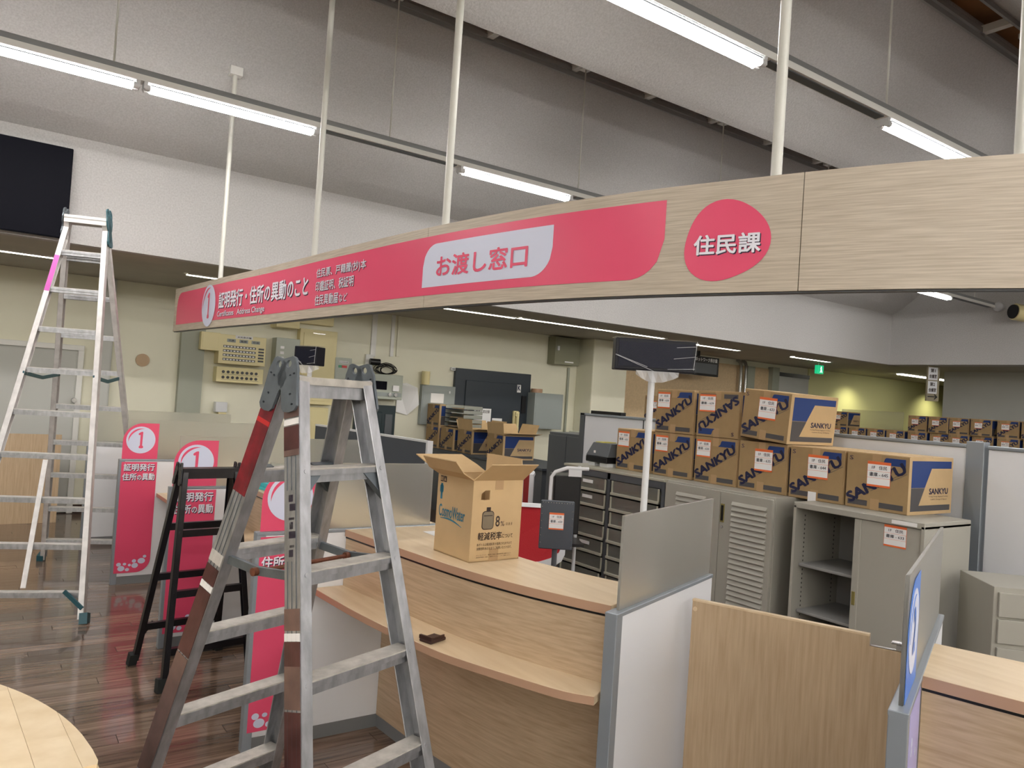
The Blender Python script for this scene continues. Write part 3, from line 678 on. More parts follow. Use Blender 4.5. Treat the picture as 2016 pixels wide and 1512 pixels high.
# ------------------------------------------------------------------ reception counters
def offset_curve(P, d):
    out = []
    for i in range(len(P)):
        a = Vector(P[max(i-1,0)]); b = Vector(P[min(i+1,len(P)-1)]); t = (b-a).normalized(); out.append((P[i][0]-t.y*d, P[i][1]+t.x*d))
    return out
def smooth(P, n=6):
    Q = [Vector(p) for p in P]; Q = [Q[0]*2-Q[1]]+Q+[Q[-1]*2-Q[-2]]; out = []
    for i in range(1, len(Q)-2):
        for k in range(n):
            t = k/n; p0, p1, p2, p3 = Q[i-1:i+3]; v = .5*((2*p1)+(-p0+p2)*t+(2*p0-5*p1+4*p2-p3)*t*t+(-p0+3*p1-3*p2+p3)*t**3); out.append((v.x, v.y))
    out.append((Q[-2].x, Q[-2].y)); return out
def counter(label, top_f, top_b, shelf_f, mod, shelf=True, ztop=0.948):
    c = Vector((top_f[len(top_f)//2][0], top_f[len(top_f)//2][1], 0))
    t = thing('reception_counter', label, 'counter', c, 0, 'reception counters')
    L_ = lambda P: [(p[0]-c.x, p[1]-c.y) for p in P]
    MB().prism(L_(top_f)+L_(top_b)[::-1], ztop-0.032, ztop).build('worktop', M_MAPLE, t, bevel=0.0015)
    e = offset_curve(top_f, 0.0); MB().prism(L_(offset_curve(top_f, -0.0012))+L_(offset_curve(top_f, 0.002))[::-1], ztop-0.031, ztop-0.001).build('edge_band', M_EDGE, t)
    f0 = offset_curve(top_f, 0.006); f1 = offset_curve(top_f, 0.028)
    MB().prism(L_(f0)+L_(f1)[::-1], 0.69, ztop-0.040).build('fascia', M_OAK, t)
    g0 = offset_curve(top_f, 0.004)
    MB().prism(L_(g0)+L_(f1)[::-1], ztop-0.040, ztop-0.032).build('shadow_gap_strip', M_BLACK, t)
    if shelf:
        MB().prism(L_(shelf_f)+L_(f1)[::-1], 0.662, 0.69).build('writing_shelf', M_MAPLE, t, bevel=0.0015)
        MB().prism(L_(offset_curve(shelf_f, -0.0012))+L_(offset_curve(shelf_f, 0.002))[::-1], 0.663, 0.689).build('shelf_edge_band', M_EDGE, t)
    m1 = offset_curve(mod, 0.02)
    MB().prism(L_(mod)+L_(m1)[::-1], 0.06, 0.662).build('modesty_panel', M_OAK, t)
    MB().prism(L_(offset_curve(mod, 0.003))+L_(m1)[::-1], 0.0, 0.06).build('plinth', M_KICK, t)
    return t
def line(x0, y0, x1, y1, n=6): return [(x0+(x1-x0)*k/n, y0+(y1-y0)*k/n) for k in range(n+1)]
def straight(label, ya, yb, xo, sh=0.0):
    return counter(label, line(1.43+xo, ya, 1.45+xo, yb), line(1.93+xo, ya, 1.95+xo, yb), line(1.22+xo+sh, ya, 1.24+xo+sh, yb), line(1.64+xo, ya, 1.66+xo, yb))
straight('maple counter behind the pink panel next to the tall ladder', 8.07, 6.53, -.02)
straight('maple counter between the two farther pink number panels, its shelf end showing', 6.46, 4.95, 0.0)
straight('maple counter with the turquoise tray, behind the large stepladder', 4.86, 3.39, 0.01, .085)
tf = smooth([(1.452,3.342),(1.5,2.916),(1.55,2.52),(1.61,2.248),(1.678,2.041),(1.752,1.86)])
tb = smooth([(1.965,3.342),(1.93,2.95),(1.905,2.592),(1.945,2.35),(2.0,2.15),(2.075,1.965)])
sf = smooth([(1.318,3.342),(1.340,2.93),(1.373,2.63),(1.412,2.36),(1.50,2.10),(1.582,1.894),(1.648,1.80)])
md = smooth([(1.672,3.342),(1.70,2.93),(1.75,2.55),(1.81,2.28),(1.875,2.10),(1.96,1.925)])
counter('curved maple counter carrying the opened cardboard box and a dark clip tray', tf, tb, sf, md)
tf2 = smooth([(2.085,1.022),(2.139,.804),(2.21,.58),(2.29,.36)]); tb2 = smooth([(2.425,1.165),(2.50,.944),(2.57,.74),(2.66,.52)])
counter('maple counter joined to the divider with the blue number film', tf2, tb2, tf2, smooth([(2.15,1.045),(2.2,.83),(2.27,.61),(2.35,.40)]), False)
# swing gate
ga = Vector((2.23, 1.935, 0)); gb_ = Vector((2.512, 1.262, 0)); gd = (gb_-ga).normalized(); gl = (gb_-ga).length
gate = thing('swing_gate', 'pale oak swing gate with a notched corner between the two counter ends', 'gate', ga, math.atan2(gd.y, gd.x))
MB().slab([(0,.06),(gl,.06),(gl,.868),(gl-.13,.868),(gl-.13,.905),(0,.905)], (0,0,0), (1,0,0), (0,0,1), .0, .022).build('gate_panel', M_OAKV, gate, bevel=.001)
MB().slab([(-.001,.9),(gl-.13,.9),(gl-.13,.9062),(-.001,.9062)], (0,0,0), (1,0,0), (0,0,1), .0005, .023).build('edge_band', M_MAPLE, gate)
MB().box(gl-.128, gl-.002, .004, .02, .868, .871).box(gl-.05, gl-.02, .0, .02, .871, .89).box(gl-.065, gl-.008, -.004, .024, .89, .897).build('latch', M_STEELPIPE, gate, bevel=.002)
MB().tube([(.012,-.001,.872), (.012,-.004,.872)], .008, 12).build('screw_cap', M_MAPLE, gate)

# ------------------------------------------------------------------ cabinets on the staff side
CX = 4.065
# louvred steel cabinet: local x = along front (world -Y), local y = into the cabinet (world +X)
lc = thing('louvred_cabinet', 'beige grey steel cabinet with two louvred doors under the moving cartons', 'cabinet', (CX, 3.83, 0), -pi/2)
MB().box(0, .90, .012, .45, 0.06, 1.1).build('body', M_CAB, lc, bevel=.002)
MB().box(.02, .88, .04, .43, 0, .06).build('plinth', M_DKGREY, lc)
for k, (a, b, l0, l1) in enumerate(((.004, .492, .11, .375), (.496, .896, .59, .86))):
    dr_ = MB().box(a, b, -.012, .012, .075, 1.088).build('door', M_CAB, lc, bevel=.002)
    mesh0 = None
    for j in range(20):
        z = 1.035-j*.0335
        if mesh0 is None:
            mesh0 = MB().add([(l0,-.0125,z-.026),(l1,-.0125,z-.026),(l1,-.0125,z),(l0,-.0125,z),(l0+.004,-.026,z-.022),(l1-.004,-.026,z-.022)],
                         [(0,1,5,4),(4,5,2,3),(0,4,3),(1,2,5)]).build('louvre_slat', M_CAB, dr_); o = mesh0; z00 = z
        else: o = mesh0.copy(); COL.objects.link(o); o.location = (0, 0, z-z00)
    if k == 1:
        MB().box(.503, .533, -.017, -.011, .89, 1.01).build('handle', M_BRASS, dr_, bevel=.001)
        MB().box(.508, .528, -.0175, -.012, .90, 1.0).build('handle_recess', M_BLACK, dr_)
        MB().tube([(.52,-.011,.86),(.52,-.02,.86)], .009, 12).build('lock', M_STEELPIPE, dr_)
# open sliding cabinet
oc = thing('sliding_door_cabinet', 'beige grey steel cabinet standing open with bare shelves and one sliding door', 'cabinet', (CX, 2.795, 0), -pi/2)
W = .775
MB().box(0, .018, 0, .50, .04, 1.08).build('side_panel', M_CAB, oc, bevel=.001); MB().box(W-.018, W, 0, .50, .04, 1.08).build('side_panel', M_CAB, oc, bevel=.001)
MB().box(0, W, 0, .50, 1.065, 1.1).build('top_panel', M_CAB, oc, bevel=.003)
MB().box(.018, W-.018, .47, .49, .04, 1.065).build('back_panel', M_CABIN, oc)
MB().box(0, W, .01, .50, 0, .05).build('plinth', M_CAB, oc)
for z in (.735, .46, .2):
    MB().box(.02, W-.02, .05, .465, z-.018, z).build('shelf', M_CABIN, oc, bevel=.004, seg=2)
sd = MB().box(.40, .755, .012, .034, .055, 1.062).build('sliding_door', M_CAB, oc, bevel=.002)
MB().box(.385, .425, .006, .036, .055, 1.062).build('door_stile', M_CAB, sd, bevel=.003)
MB().box(.393, .413, .002, .012, .585, .66).build('recessed_handle', M_BRASS, sd, bevel=.002)
ph = MB()
for y in (.09, .40):
    for k in range(34): ph.box(.0175, .0192, y, y+.006, .12+k*.027, .13+k*.027)
ph.build('shelf_peg_holes', M_BLACK, oc, kind='stuff')
MB().box(.60, .735, -.002, .001, 1.072, 1.092).build('name_strip', M_PAPER, oc)
def parcel_label(parent, org, ux, uz, u, v, w_, h_, off, line1='1F   住民', line2='書庫 - 633', child=True):
    org, ux, uz = Vector(org), Vector(ux), Vector(uz)
    lb_ = MB().slab([(u,v),(u+w_,v),(u+w_,v+h_),(u,v+h_)], org, ux, uz, off, .0008).build('parcel_label', M_ORANGE, parent, label='white label with orange border')
    m = MB()
    for k in range(3):
        z0 = v+h_*(.08+.272*k); m.slab([(u+w_*.012,z0),(u+w_*.988,z0),(u+w_*.988,z0+h_*.262),(u+w_*.012,z0+h_*.262)], org, ux, uz, off+.0004, .0003)
    m.build('label_paper', M_PAPER, lb_)
    m = MB(); text_on(m, line1, org, ux, uz, u+w_*.2, u+w_*.85, v+h_*.69, v+h_*.84, off+.0009, .01, 2)
    text_on(m, line2, org, ux, uz, u+w_*.1, u+w_*.9, v+h_*.41, v+h_*.57, off+.0009, .01, 2)
    m.build('handwriting', M_PEN, lb_); return lb_
parcel_label(sd, (0,0,0), (1,0,0), (0,0,1), .555, .945, .122, .115, -.0105+.0)
# drawer unit with clear plastic drawers
du = thing('drawer_cabinet', 'dark grey cabinet with two columns of smoky plastic drawers beside the louvred cabinet', 'cabinet', (CX, 4.985, 0), -pi/2)
W = 1.14
for a, b in ((0, .03), (W-.03, W), (.535, .57)): MB().box(a, b, .0, .42, 0, 1.08).build('upright', M_DKGREY, du, bevel=.001)
MB().box(0, W, -.005, .43, 1.08, 1.1).build('top_panel', M_TRAYRIM, du, bevel=.003)
MB().box(.03, W-.03, .40, .42, 0, 1.08).box(.03, W-.03, .02, .40, 0, .06).build('back_panel', M_DKGREY, du)
MB().box(.03, W-.03, .0, .03, 1.03, 1.08).build('head_rail', M_DKGREY, du)
rnd = random.Random(5)
for c, (a, b) in enumerate(((.06, .53), (.60, 1.09))):
    for j in range(8):
        z1 = 1.025-j*.121; z0 = z1-.108; pull = -.02+rnd.random()*.02
        d_ = MB().box(a, b, pull, pull+.006, z0+.02, z1).box(a+.01, b-.01, pull+.006, .38, z0, z0+.006).box(a, a+.006, pull, .38, z0, z1-.02).box(b-.006, b, pull, .38, z0, z1-.02).build('drawer', M_SMOKE, du)
        MB().box(a-.006, b+.006, pull-.016, pull+.002, z0, z0+.02).box(a-.006, a+.008, pull-.008, pull+.002, z0, z1).box(b-.008, b+.006, pull-.008, pull+.002, z0, z1).build('drawer_rim', M_TRAYRIM, d_, bevel=.002)
        if c == 0 and j in (0, 1, 4, 7): MB().box(a+.2, a+.32, pull-.003, pull, z0+.06, z0+.085).build('name_tag', M_PAPER, d_)
        if c == 1 and j < 3: MB().box(a+.06, b-.04, .03, .30, z0+.008, z0+.03+.008*j).build('folder', (M_YPAPER, M_BPAPER, M_PPAPER)[j], d_, label=('yellow folder', 'blue folder', 'pink folder')[j])
        elif (j+c) % 3 != 1: MB().box(a+.08, b-.15, .06, .28, z0+.008, z0+.05).build('drawer_contents', M_CHAR, d_)
# white partitions with dark posts behind
pw = thing('office_partition', 'long white office partition behind the row of moving cartons', 'partition', (4.87, 5.7, 0), -pi/2)
MB().box(0, 3.50, 0, .05, .03, 1.49).build('partition_panel', M_WHITELAM, pw, bevel=.003)
MB().box(-.06, 3.50, -.012, .062, 1.49, 1.512).build('top_cap', M_ALU, pw, bevel=.004)
MB().box(-.06, .0, -.012, .062, 0, 1.512).build('end_post', M_DKGREY, pw)
MB().box(.79, .80, -.002, .0, .03, 1.49).build('panel_joint', M_BLACK, pw)
MB().box(3.50, 3.60, -.012, .062, 0, 1.53).build('corner_post', M_ALU, pw, bevel=.003)
pw2 = thing('office_partition', 'white office partition behind the low beige drawer cabinet', 'partition', (4.87, 2.08, 0), -pi/2)
MB().box(0, 2.4, 0, .05, .03, 1.49).build('partition_panel', M_WHITELAM, pw2, bevel=.003)
MB().box(0, 2.4, -.012, .062, 1.49, 1.512).build('top_cap', M_ALU, pw2, bevel=.004)
bf = MB().box(-.03, .03, 0, .42, 0, .03).build('binder', M_BLACK); bf.location = (4.9, 5.2, 1.512); tag(bf, 'flat black binder lying on the white partition', 'binder')
# file cabinet right
fc = thing('file_cabinet', 'low beige cabinet of shallow drawers beside the white partition', 'cabinet', (4.09, 1.685, 0), radians(-43.8))
W = .36
MB().box(0, W, .012, .40, 0, .85).build('body', M_CAB, fc, bevel=.002)
for k in range(6):
    z1 = .825-k*.127 if k < 2 else .825-k*.127-.01
    dw = MB().box(.02, W-.02, -.004, .013, z1-.115, z1).build('drawer', M_CAB, fc, bevel=.002)

# ------------------------------------------------------------------ moving cartons
BW, BH, BD = .38, .326, .50
def carton(name, label, loc, rz, group, s=1.0, labelpos=None, flip=False, closed=True, tapepatch=False, note=None):
    t = thing(name, label, 'box', loc, rz, group)
    w_, h_, d_ = BW*s, BH*s, BD*s
    if closed:
        MB().box(0.002, w_-.002, 0, d_, 0, h_).build('carton_body', M_CARD, t, bevel=.003)
        MB().box(w_*.0, w_, d_*.02, d_*.49, h_, h_+.0025).box(w_*.0, w_, d_*.51, d_*.98, h_, h_+.0025).build('lid_flaps', M_CARDL, t)
    else:
        th = .005
        MB().box(0, w_-.002, 0, th, 0, h_).box(0, w_-.002, d_-th, d_, 0, h_).box(0, th, th, d_-th, 0, h_).box(w_-th-.002, w_-.002, th, d_-th, 0, h_).box(0, w_-.002, 0, d_, 0, th).build('carton_body', M_CARD, t)
        for (p, q, o) in (((0,0,h_),(w_,0,h_),(0,-.02,.15)), ((0,d_,h_),(w_,d_,h_),(0,.06,.14)), ((0,0,h_),(0,d_,h_),(-.07,0,.13)), ((w_,0,h_),(w_,d_,h_),(.16,0,.03))):
            p, q, o = Vector(p), Vector(q), Vector(o)*s; MB().add([p, q, q+o, p+o]+[v+Vector((.002,.002,-.004)) for v in (p, q, q+o, p+o)], [(0,1,2,3),(7,6,5,4),(0,4,5,1),(1,5,6,2),(2,6,7,3),(3,7,4,0)]).build('flap', M_CARDL, t)
    F0, FX, FZ = (Vector((0,0,0)), Vector((1,0,0)), Vector((0,0,1)))
    def fr(u, v):
        u, v = u*w_, v*h_
        return (w_-u, h_-v) if flip else (u, v)
    def poly(mb, P, off): mb.slab([fr(*p) for p in P], F0, FX, FZ, off, .0008)
    mb = MB(); poly(mb, [(.60,.86),(.62,.93),(.64,.95),(.94,.95),(.94,.80),(.88,.80),(.86,.82),(.55,.82)], .0012); mb.build('blue_mark', M_BLUE, t)
    for a, b in ((.05, .37), (.56, .93)): mb = MB(); poly(mb, [(a,.055),(b,.055),(b,.15),(a,.15)], .0012); mb.build('grey_bar', M_CHAR, t)
    mb = MB()
    for k, (u0, u1) in enumerate(((.36,.60),(.62,.92),(.42,.66),(.68,.97))):
        o = .0 if k < 2 else -.045
        poly(mb, [(u0,u0*.66+.10+o),(u1,u1*.66+.10+o),(u1,u1*.66+.115+o),(u0,u0*.66+.115+o)], .0010)
    mb.build('small_print_lines', M_GREYINK, t, kind='stuff')
    an = math.atan2(.66*h_, .88*w_); lw = sqrt((.9*w_)**2+(.70*h_)**2)
    mb = MB(); V, Fc, asp = glyphs('SANKYU', .05, 2)
    P = []
    for a, b, l in V:
        u = (a-.5)*lw*.98; v = (b-.5)*.155*h_*1.3; uu = .49*w_+u*cos(an)-v*sin(an)*1.0; vv = .485*h_+u*sin(an)+v*cos(an)
        if flip: uu, vv = w_-uu, h_-vv
        P.append(F0+FX*uu+FZ*vv+Vector((0,-.0018-l,0)))
    mb.add(P, Fc)
    mb.build('lettering', M_NAVY, t); mb = MB(); text_on(mb, 'S', F0, FX, FZ, *( (.05*w_,.11*w_,.86*h_,.94*h_) if not flip else (.84*w_,.90*w_,.05*h_,.13*h_)), .0015, .0, 2)
    mb.build('size_letter', M_INK, t)
    MB().slab([(.42*w_,0),(.56*w_,0),(.56*w_,.2*h_),(.42*w_,.2*h_)], F0, FX, FZ, .0006, .0004).build('tape', M_TAPE, t); MB().slab([(.42*w_,.82*h_),(.56*w_,.82*h_),(.56*w_,h_),(.42*w_,h_)], F0, FX, FZ, .0006, .0004).build('tape', M_TAPE, t)
    # right side face
    S0, SX = Vector((w_-.002,0,0)), Vector((0,1,0))
    sd_ = MB(); q = lambda P: [(a*d_, b*h_) for a, b in P]
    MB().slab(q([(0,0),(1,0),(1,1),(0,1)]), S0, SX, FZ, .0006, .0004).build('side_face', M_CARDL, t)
    MB().slab(q([(.06,.47),(.36,.47),(.50,.81),(.96,.81),(.96,.94),(.06,.94)]), S0, SX, FZ, .0012, .0006).build('blue_side_mark', M_BLUE, t)
    MB().slab(q([(.06,.06),(.96,.06),(.96,.16),(.24,.16),(.36,.465),(.06,.465)]), S0, SX, FZ, .0012, .0006).build('grey_side_mark', M_CHAR, t)
    mb = MB(); text_on(mb, 'SANKYU', S0, SX, FZ, .46*d_, .90*d_, .35*h_, .46*h_, .0016, .03, 2); mb.build('side_lettering', M_NAVY, t)
    mb = MB(); text_on(mb, 'Packing, Moving, Rigging & Trucking', S0, SX, FZ, .46*d_, .90*d_, .295*h_, .325*h_, .0016, 0, 1); text_on(mb, 'Logistics, Storage & Shipping', S0, SX, FZ, .50*d_, .88*d_, .245*h_, .275*h_, .0016, 0, 1); mb.build('small_print', M_CHAR, t)
    if labelpos:
        u, v, lw_, lh_ = labelpos; parcel_label(t, F0, FX, FZ, u*w_, v*h_, lw_*w_, lh_*h_, .0026, '1F   住民', note or '書庫 - 633')
    if tapepatch: MB().slab([(.38*w_,-.04*h_),(.53*w_,-.04*h_),(.53*w_,.16*h_),(.38*w_,.16*h_)], F0, FX, FZ, .0028, .0006).build('white_tape_patch', M_PAPER, t)
    return t
K = 4.27/4.1
small = (.05, .56, .33, .38); big = (.35, .42, .37, .45)
G = 'moving cartons on the steel cabinets'
low = [(4.405, small, 'leftmost carton of the lower row, beside the grey scanner', '書庫 - 632'),
       (4.008, small, 'second carton from the left in the lower row, behind the white pole', '書庫 - 631'),
       (3.618, small, 'third carton from the left in the lower row, under the upside-down carton', '書庫 - 630'),
       (3.246, big, 'fourth carton in the lower row, under the tilted top carton', '書庫 - 635'),
       (2.865, big, 'second carton from the right in the lower row, with a white tape patch', '書庫 - 644'),
       (2.493, big, 'rightmost carton of the lower row, its blue side face showing', '書庫 - 645')]
for k, (y, lp, lb_, nt) in enumerate(low):
    carton('moving_carton', lb_, (4.27, y*K, 1.1012), -pi/2, G, .985, lp, tapepatch=(k == 4), note=nt)
carton('moving_carton', 'left carton of the upper row, right behind the white pole top', (4.27, 4.012*K, 1.1012+.326), -pi/2, G, .985, small, note='書庫 - 638')
carton('moving_carton', 'upside-down carton in the middle of the upper row', (4.27, 3.62*K, 1.1012+.326), -pi/2, G, .985, (.06,.55,.38,.38), flip=True, note='書庫 - 639')
tb_ = carton('moving_carton', 'tilted right carton of the upper row with its blue side showing', (4.25, 3.235*K, 1.1+.355), -pi/2-.02, G, .985, big, note='書庫 - 633')
tb_.rotation_euler = (0, radians(4.0), -pi/2-.02)
carton('moving_carton', 'lone carton standing behind the partition left of the white pole', (6.3, 6.35, 1.45), -pi/2, G, .9, (.3,.5,.3,.3))
sh_ = MB().box(0, .5, 0, 1.2, 0, 1.45).build('storage_cupboard', M_DKGREY); sh_.location = (6.2, 5.5, 0); tag(sh_, 'dark cupboard behind the white partition carrying a lone carton', 'cupboard')

# ------------------------------------------------------------------ cartons on the dark counter at the back
bc = thing('storage_counter', 'low dark grey storage counter along the back wall carrying cartons', 'counter', (5.3, 9.81, 0), -pi/2)
MB().box(0, 2.9, .02, .75, 0, .81).build('body', M_DKGREY, bc); MB().box(-.0, 2.92, 0, .78, .81, .84).build('counter_top', M_DARKSIDE, bc, bevel=.003)
MB().box(2.05, 2.06, .015, .02, .02, .8).box(1.0, 1.01, .015, .02, .02, .8).build('door_joint', M_BLACK, bc)
G2 = 'cartons on the dark back counter'
carton('moving_carton', 'closed carton at the far left end of the dark back counter, lower one', (5.4, 9.82, .84), -pi/2, G2, .94)
carton('moving_carton', 'carton on top at the far left end of the dark back counter', (5.4, 9.82, .84+.31), -pi/2, G2, .94)
carton('moving_carton', 'closed carton second from the left on the dark back counter, below the clear trays', (5.4, 9.40, .84), -pi/2, G2, .94)
carton('moving_carton', 'open carton with raised flaps, left of the two open ones at the back', (5.4, 8.93, .84), -pi/2, G2, .96, closed=False)
carton('moving_carton', 'open carton with raised flaps before the vault door, right of the two open ones', (5.4, 8.20, .84), -pi/2, G2, .96, closed=False)
tr = thing('tray_stack', 'stack of clear plastic letter trays on a carton before the dark vault door', 'tray', (5.48, 9.44, .84+.325), -pi/2)
for k in range(5):
    z = k*.062
    MB().box(0, .50, 0, .30, z, z+.004).box(0, .004, 0, .30, z, z+.05).box(.496, .50, 0, .30, z, z+.05).box(0, .50, .296, .30, z, z+.05).build('tray', M_TRANSLU, tr)
    MB().box(.05+.02*k, .45, .03, .27, z+.005, z+.014).build('paper', M_PAPER if k % 2 else M_TAPE, tr)

# ------------------------------------------------------------------ opened water carton on the counter
cw = thing('open_cardboard_box', 'opened cardboard box with printed bottle picture standing on the curved maple counter', 'box', (1.632, 2.552, .948), .04)
w_, d_, h_, th = .246, .262, .322, .005
MB().box(0, w_, d_-th, d_, 0, h_).box(0, th, th, d_-th, 0, h_).box(w_-th, w_, th, d_-th, 0, h_).box(0, w_, 0, d_, 0, th).build('box_body', M_CARDL, cw)
hp = [(.04,.245),(.082,.245),(.082,.283),(.06,.283),(.04,.27)]
fm = plate_with_holes([(0,0),(w_,0),(w_,h_),(0,h_)], [hp], th); fm.xform(lambda p: Vector((p.x, p.y+th/2, p.z))); fm.build('front_panel', M_CARDL, cw)
def flap(p, q, o, bend=None):
    p, q, o = Vector(p), Vector(q), Vector(o); n_ = (q-p).cross(o).normalized()*.004; s_ = (q-p)*.03
    if bend is None: P = [p, q, q+o-s_, p+o+s_]; Fs = [(0,1,2,3)]
    else:
        b = Vector(bend); P = [p, q, q+o*.5, p+o*.5, q+o*.5+b-s_, p+o*.5+b+s_]; Fs = [(0,1,2,3), (3,2,4,5)]
    k = len(P); V = P+[v-n_ for v in P]; F2 = list(Fs)+[tuple(i+k for i in f[::-1]) for f in Fs]
    edges = {}
    for f in Fs:
        for i in range(len(f)):
            e = (f[i], f[(i+1)%len(f)]); edges[e] = 1
    for (a, b2) in list(edges):
        if (b2, a) not in edges: F2.append((a, a+k, b2+k, b2))
    MB().add(V, F2).build('flap', M_CARDL, cw)
flap((0,0,h_), (w_,0,h_), (.015,-.085,.07))
flap((0,d_,h_), (0,0,h_), (-.10,.0,.055), (-.035,.0,.045))
flap((w_,d_,h_), (0,d_,h_), (-.05,.085,.06), (-.05,.04,.04))
flap((w_,0,h_), (w_,d_,h_), (.01,.02,.085))
O, X, Zv = Vector((0,0,0)), Vector((1,0,0)), Vector((0,0,1))
def line_print(body, *a): text_on(MB(), body, O, X, Zv, *a).build('front_lettering', M_BKINK, cw)
line_print('8', .117, .138, .137, .18, .001, .01); line_print('%', .143, .162, .138, .158, .001); line_print('のまま', .170, .203, .14, .152, .001)
line_print('軽減税率', .035, .152, .085, .117, .001, .014); line_print('について', .155, .208, .09, .106, .001, .005)
line_print('本ボトルは軽減税率が適用されますので', .032, .206, .062, .074, .001); line_print('消費税率 8%のままでご利用いただけます。', .032, .206, .046, .058, .001)
line_print('※ウォーターサーバー、備品等の代金は、別途標準税率が適用されます。', .032, .206, .024, .029, .001, 0, 1); line_print('※軽減税率制度の詳細は、国税庁のホームページをご確認ください。', .032, .206, .016, .021, .001, 0, 1)
MB().slab(arc_poly(.058, .074, .014, .014, .014, .014, 5, .05, .127), O, X, Zv, .0008, .0005).slab([(.07,.201),(.09,.201),(.09,.216),(.07,.216)], O, X, Zv, .0008, .0005).build('bottle_outline', M_BKINK, cw)
MB().slab(arc_poly(.052, .068, .012, .012, .012, .012, 5, .053, .130), O, X, Zv, .0014, .0005).build('bottle_fill', M_GREYINK, cw)
MB().slab([(.058,.181),(.100,.181),(.100,.184),(.058,.184)], O, X, Zv, .0019, .0004).build('bottle_line', M_BKINK, cw)
MB().slab([(.106,.285),(.146,.285),(.146,.322),(.106,.322)], O, X, Zv, .0008, .0005).build('tape', M_TAPE, cw); MB().slab([(.095,0),(.14,0),(.14,.05),(.095,.05)], O, X, Zv, .0008, .0005).build('tape', M_TAPE, cw)
S0, SX = Vector((0, d_, 0)), Vector((0,-1,0))
mb = MB(); text_on(mb, 'CosmoWater', S0, SX, Zv, .022, .215, .15, .20, .001, .012)
P = [(.035,.148)]+[(.035+.16*k/10, .148-.004+.012*sin(pi*k/10)-.016*k/10) for k in range(11)]+[(.035+.16*k/10, .148-.004+.007*sin(pi*k/10)-.016*k/10-.002) for k in range(10,-1,-1)]
mb.slab(P, S0, SX, Zv, .0008, .0005); mb.slab(arc_poly(.026, .035, .01,.01,.01,.01, 4, .02, .245), S0, SX, Zv, .0008, .0005).slab([(.026,.22),(.040,.22),(.040,.285),(.026,.285)], S0, SX, Zv, .0008, .0005); mb.build('side_lettering', M_WATER, cw)
MB().slab([(.02,.292),(.041,.292),(.041,.316),(.02,.316)], S0, SX, Zv, .0008, .0005).slab([(.045,.292),(.066,.292),(.066,.316),(.045,.316)], S0, SX, Zv, .0008, .0005).build('handling_marks', M_BKINK, cw)
MB().slab([(.023,.296),(.028,.296),(.028,.312),(.023,.312)], S0, SX, Zv, .0012, .0004).slab([(.032,.296),(.037,.296),(.037,.312),(.032,.312)], S0, SX, Zv, .0012, .0004).slab([(.049,.297),(.062,.297),(.055,.312)], S0, SX, Zv, .0012, .0004).build('mark_cutouts', M_CARDL, cw)
# small things on the counters
q = atZ(849, 1262, .69)
pt = thing('clip_tray', 'small dark brown tray lying on the writing shelf beside the ladder leg', 'tray', (q.x, q.y, .6905), .35)
MB().box(-.035, .05, -.03, .03, 0, .012).build('base', M_BROWN, pt, bevel=.003); MB().box(-.035, -.025, -.03, .03, .012, .025).box(-.02, .045, -.025, -.02, .012, .02).build('clip', M_BROWN, pt)
pp = MB().box(0, .16, 0, .12, 0, .0015).build('paper_sheet', M_PAPER); pp.location = (1.78, 3.08, .948); tag(pp, 'white paper sheet on the counter beside the cardboard box', 'paper')
tq = thing('document_tray', 'turquoise plastic document tray on the maple counter behind the large ladder', 'tray', (1.50, 4.52, .948), .15)
MB().box(0, .32, 0, .26, 0, .02).box(0, .32, 0, .01, .02, .05).box(0, .01, 0, .26, .02, .05).box(.31, .32, 0, .26, .02, .05).build('tray_body', M_TURQ, tq, bevel=.004)
MB().add([(.02,.02,.05),(.30,.02,.075),(.30,.24,.075),(.02,.24,.05),(.02,.02,.045),(.30,.02,.07),(.30,.24,.07),(.02,.24,.045)], [(0,1,2,3),(7,6,5,4),(0,4,5,1),(1,5,6,2),(2,6,7,3),(3,7,4,0)]).build('cover', M_TURQ, tq)
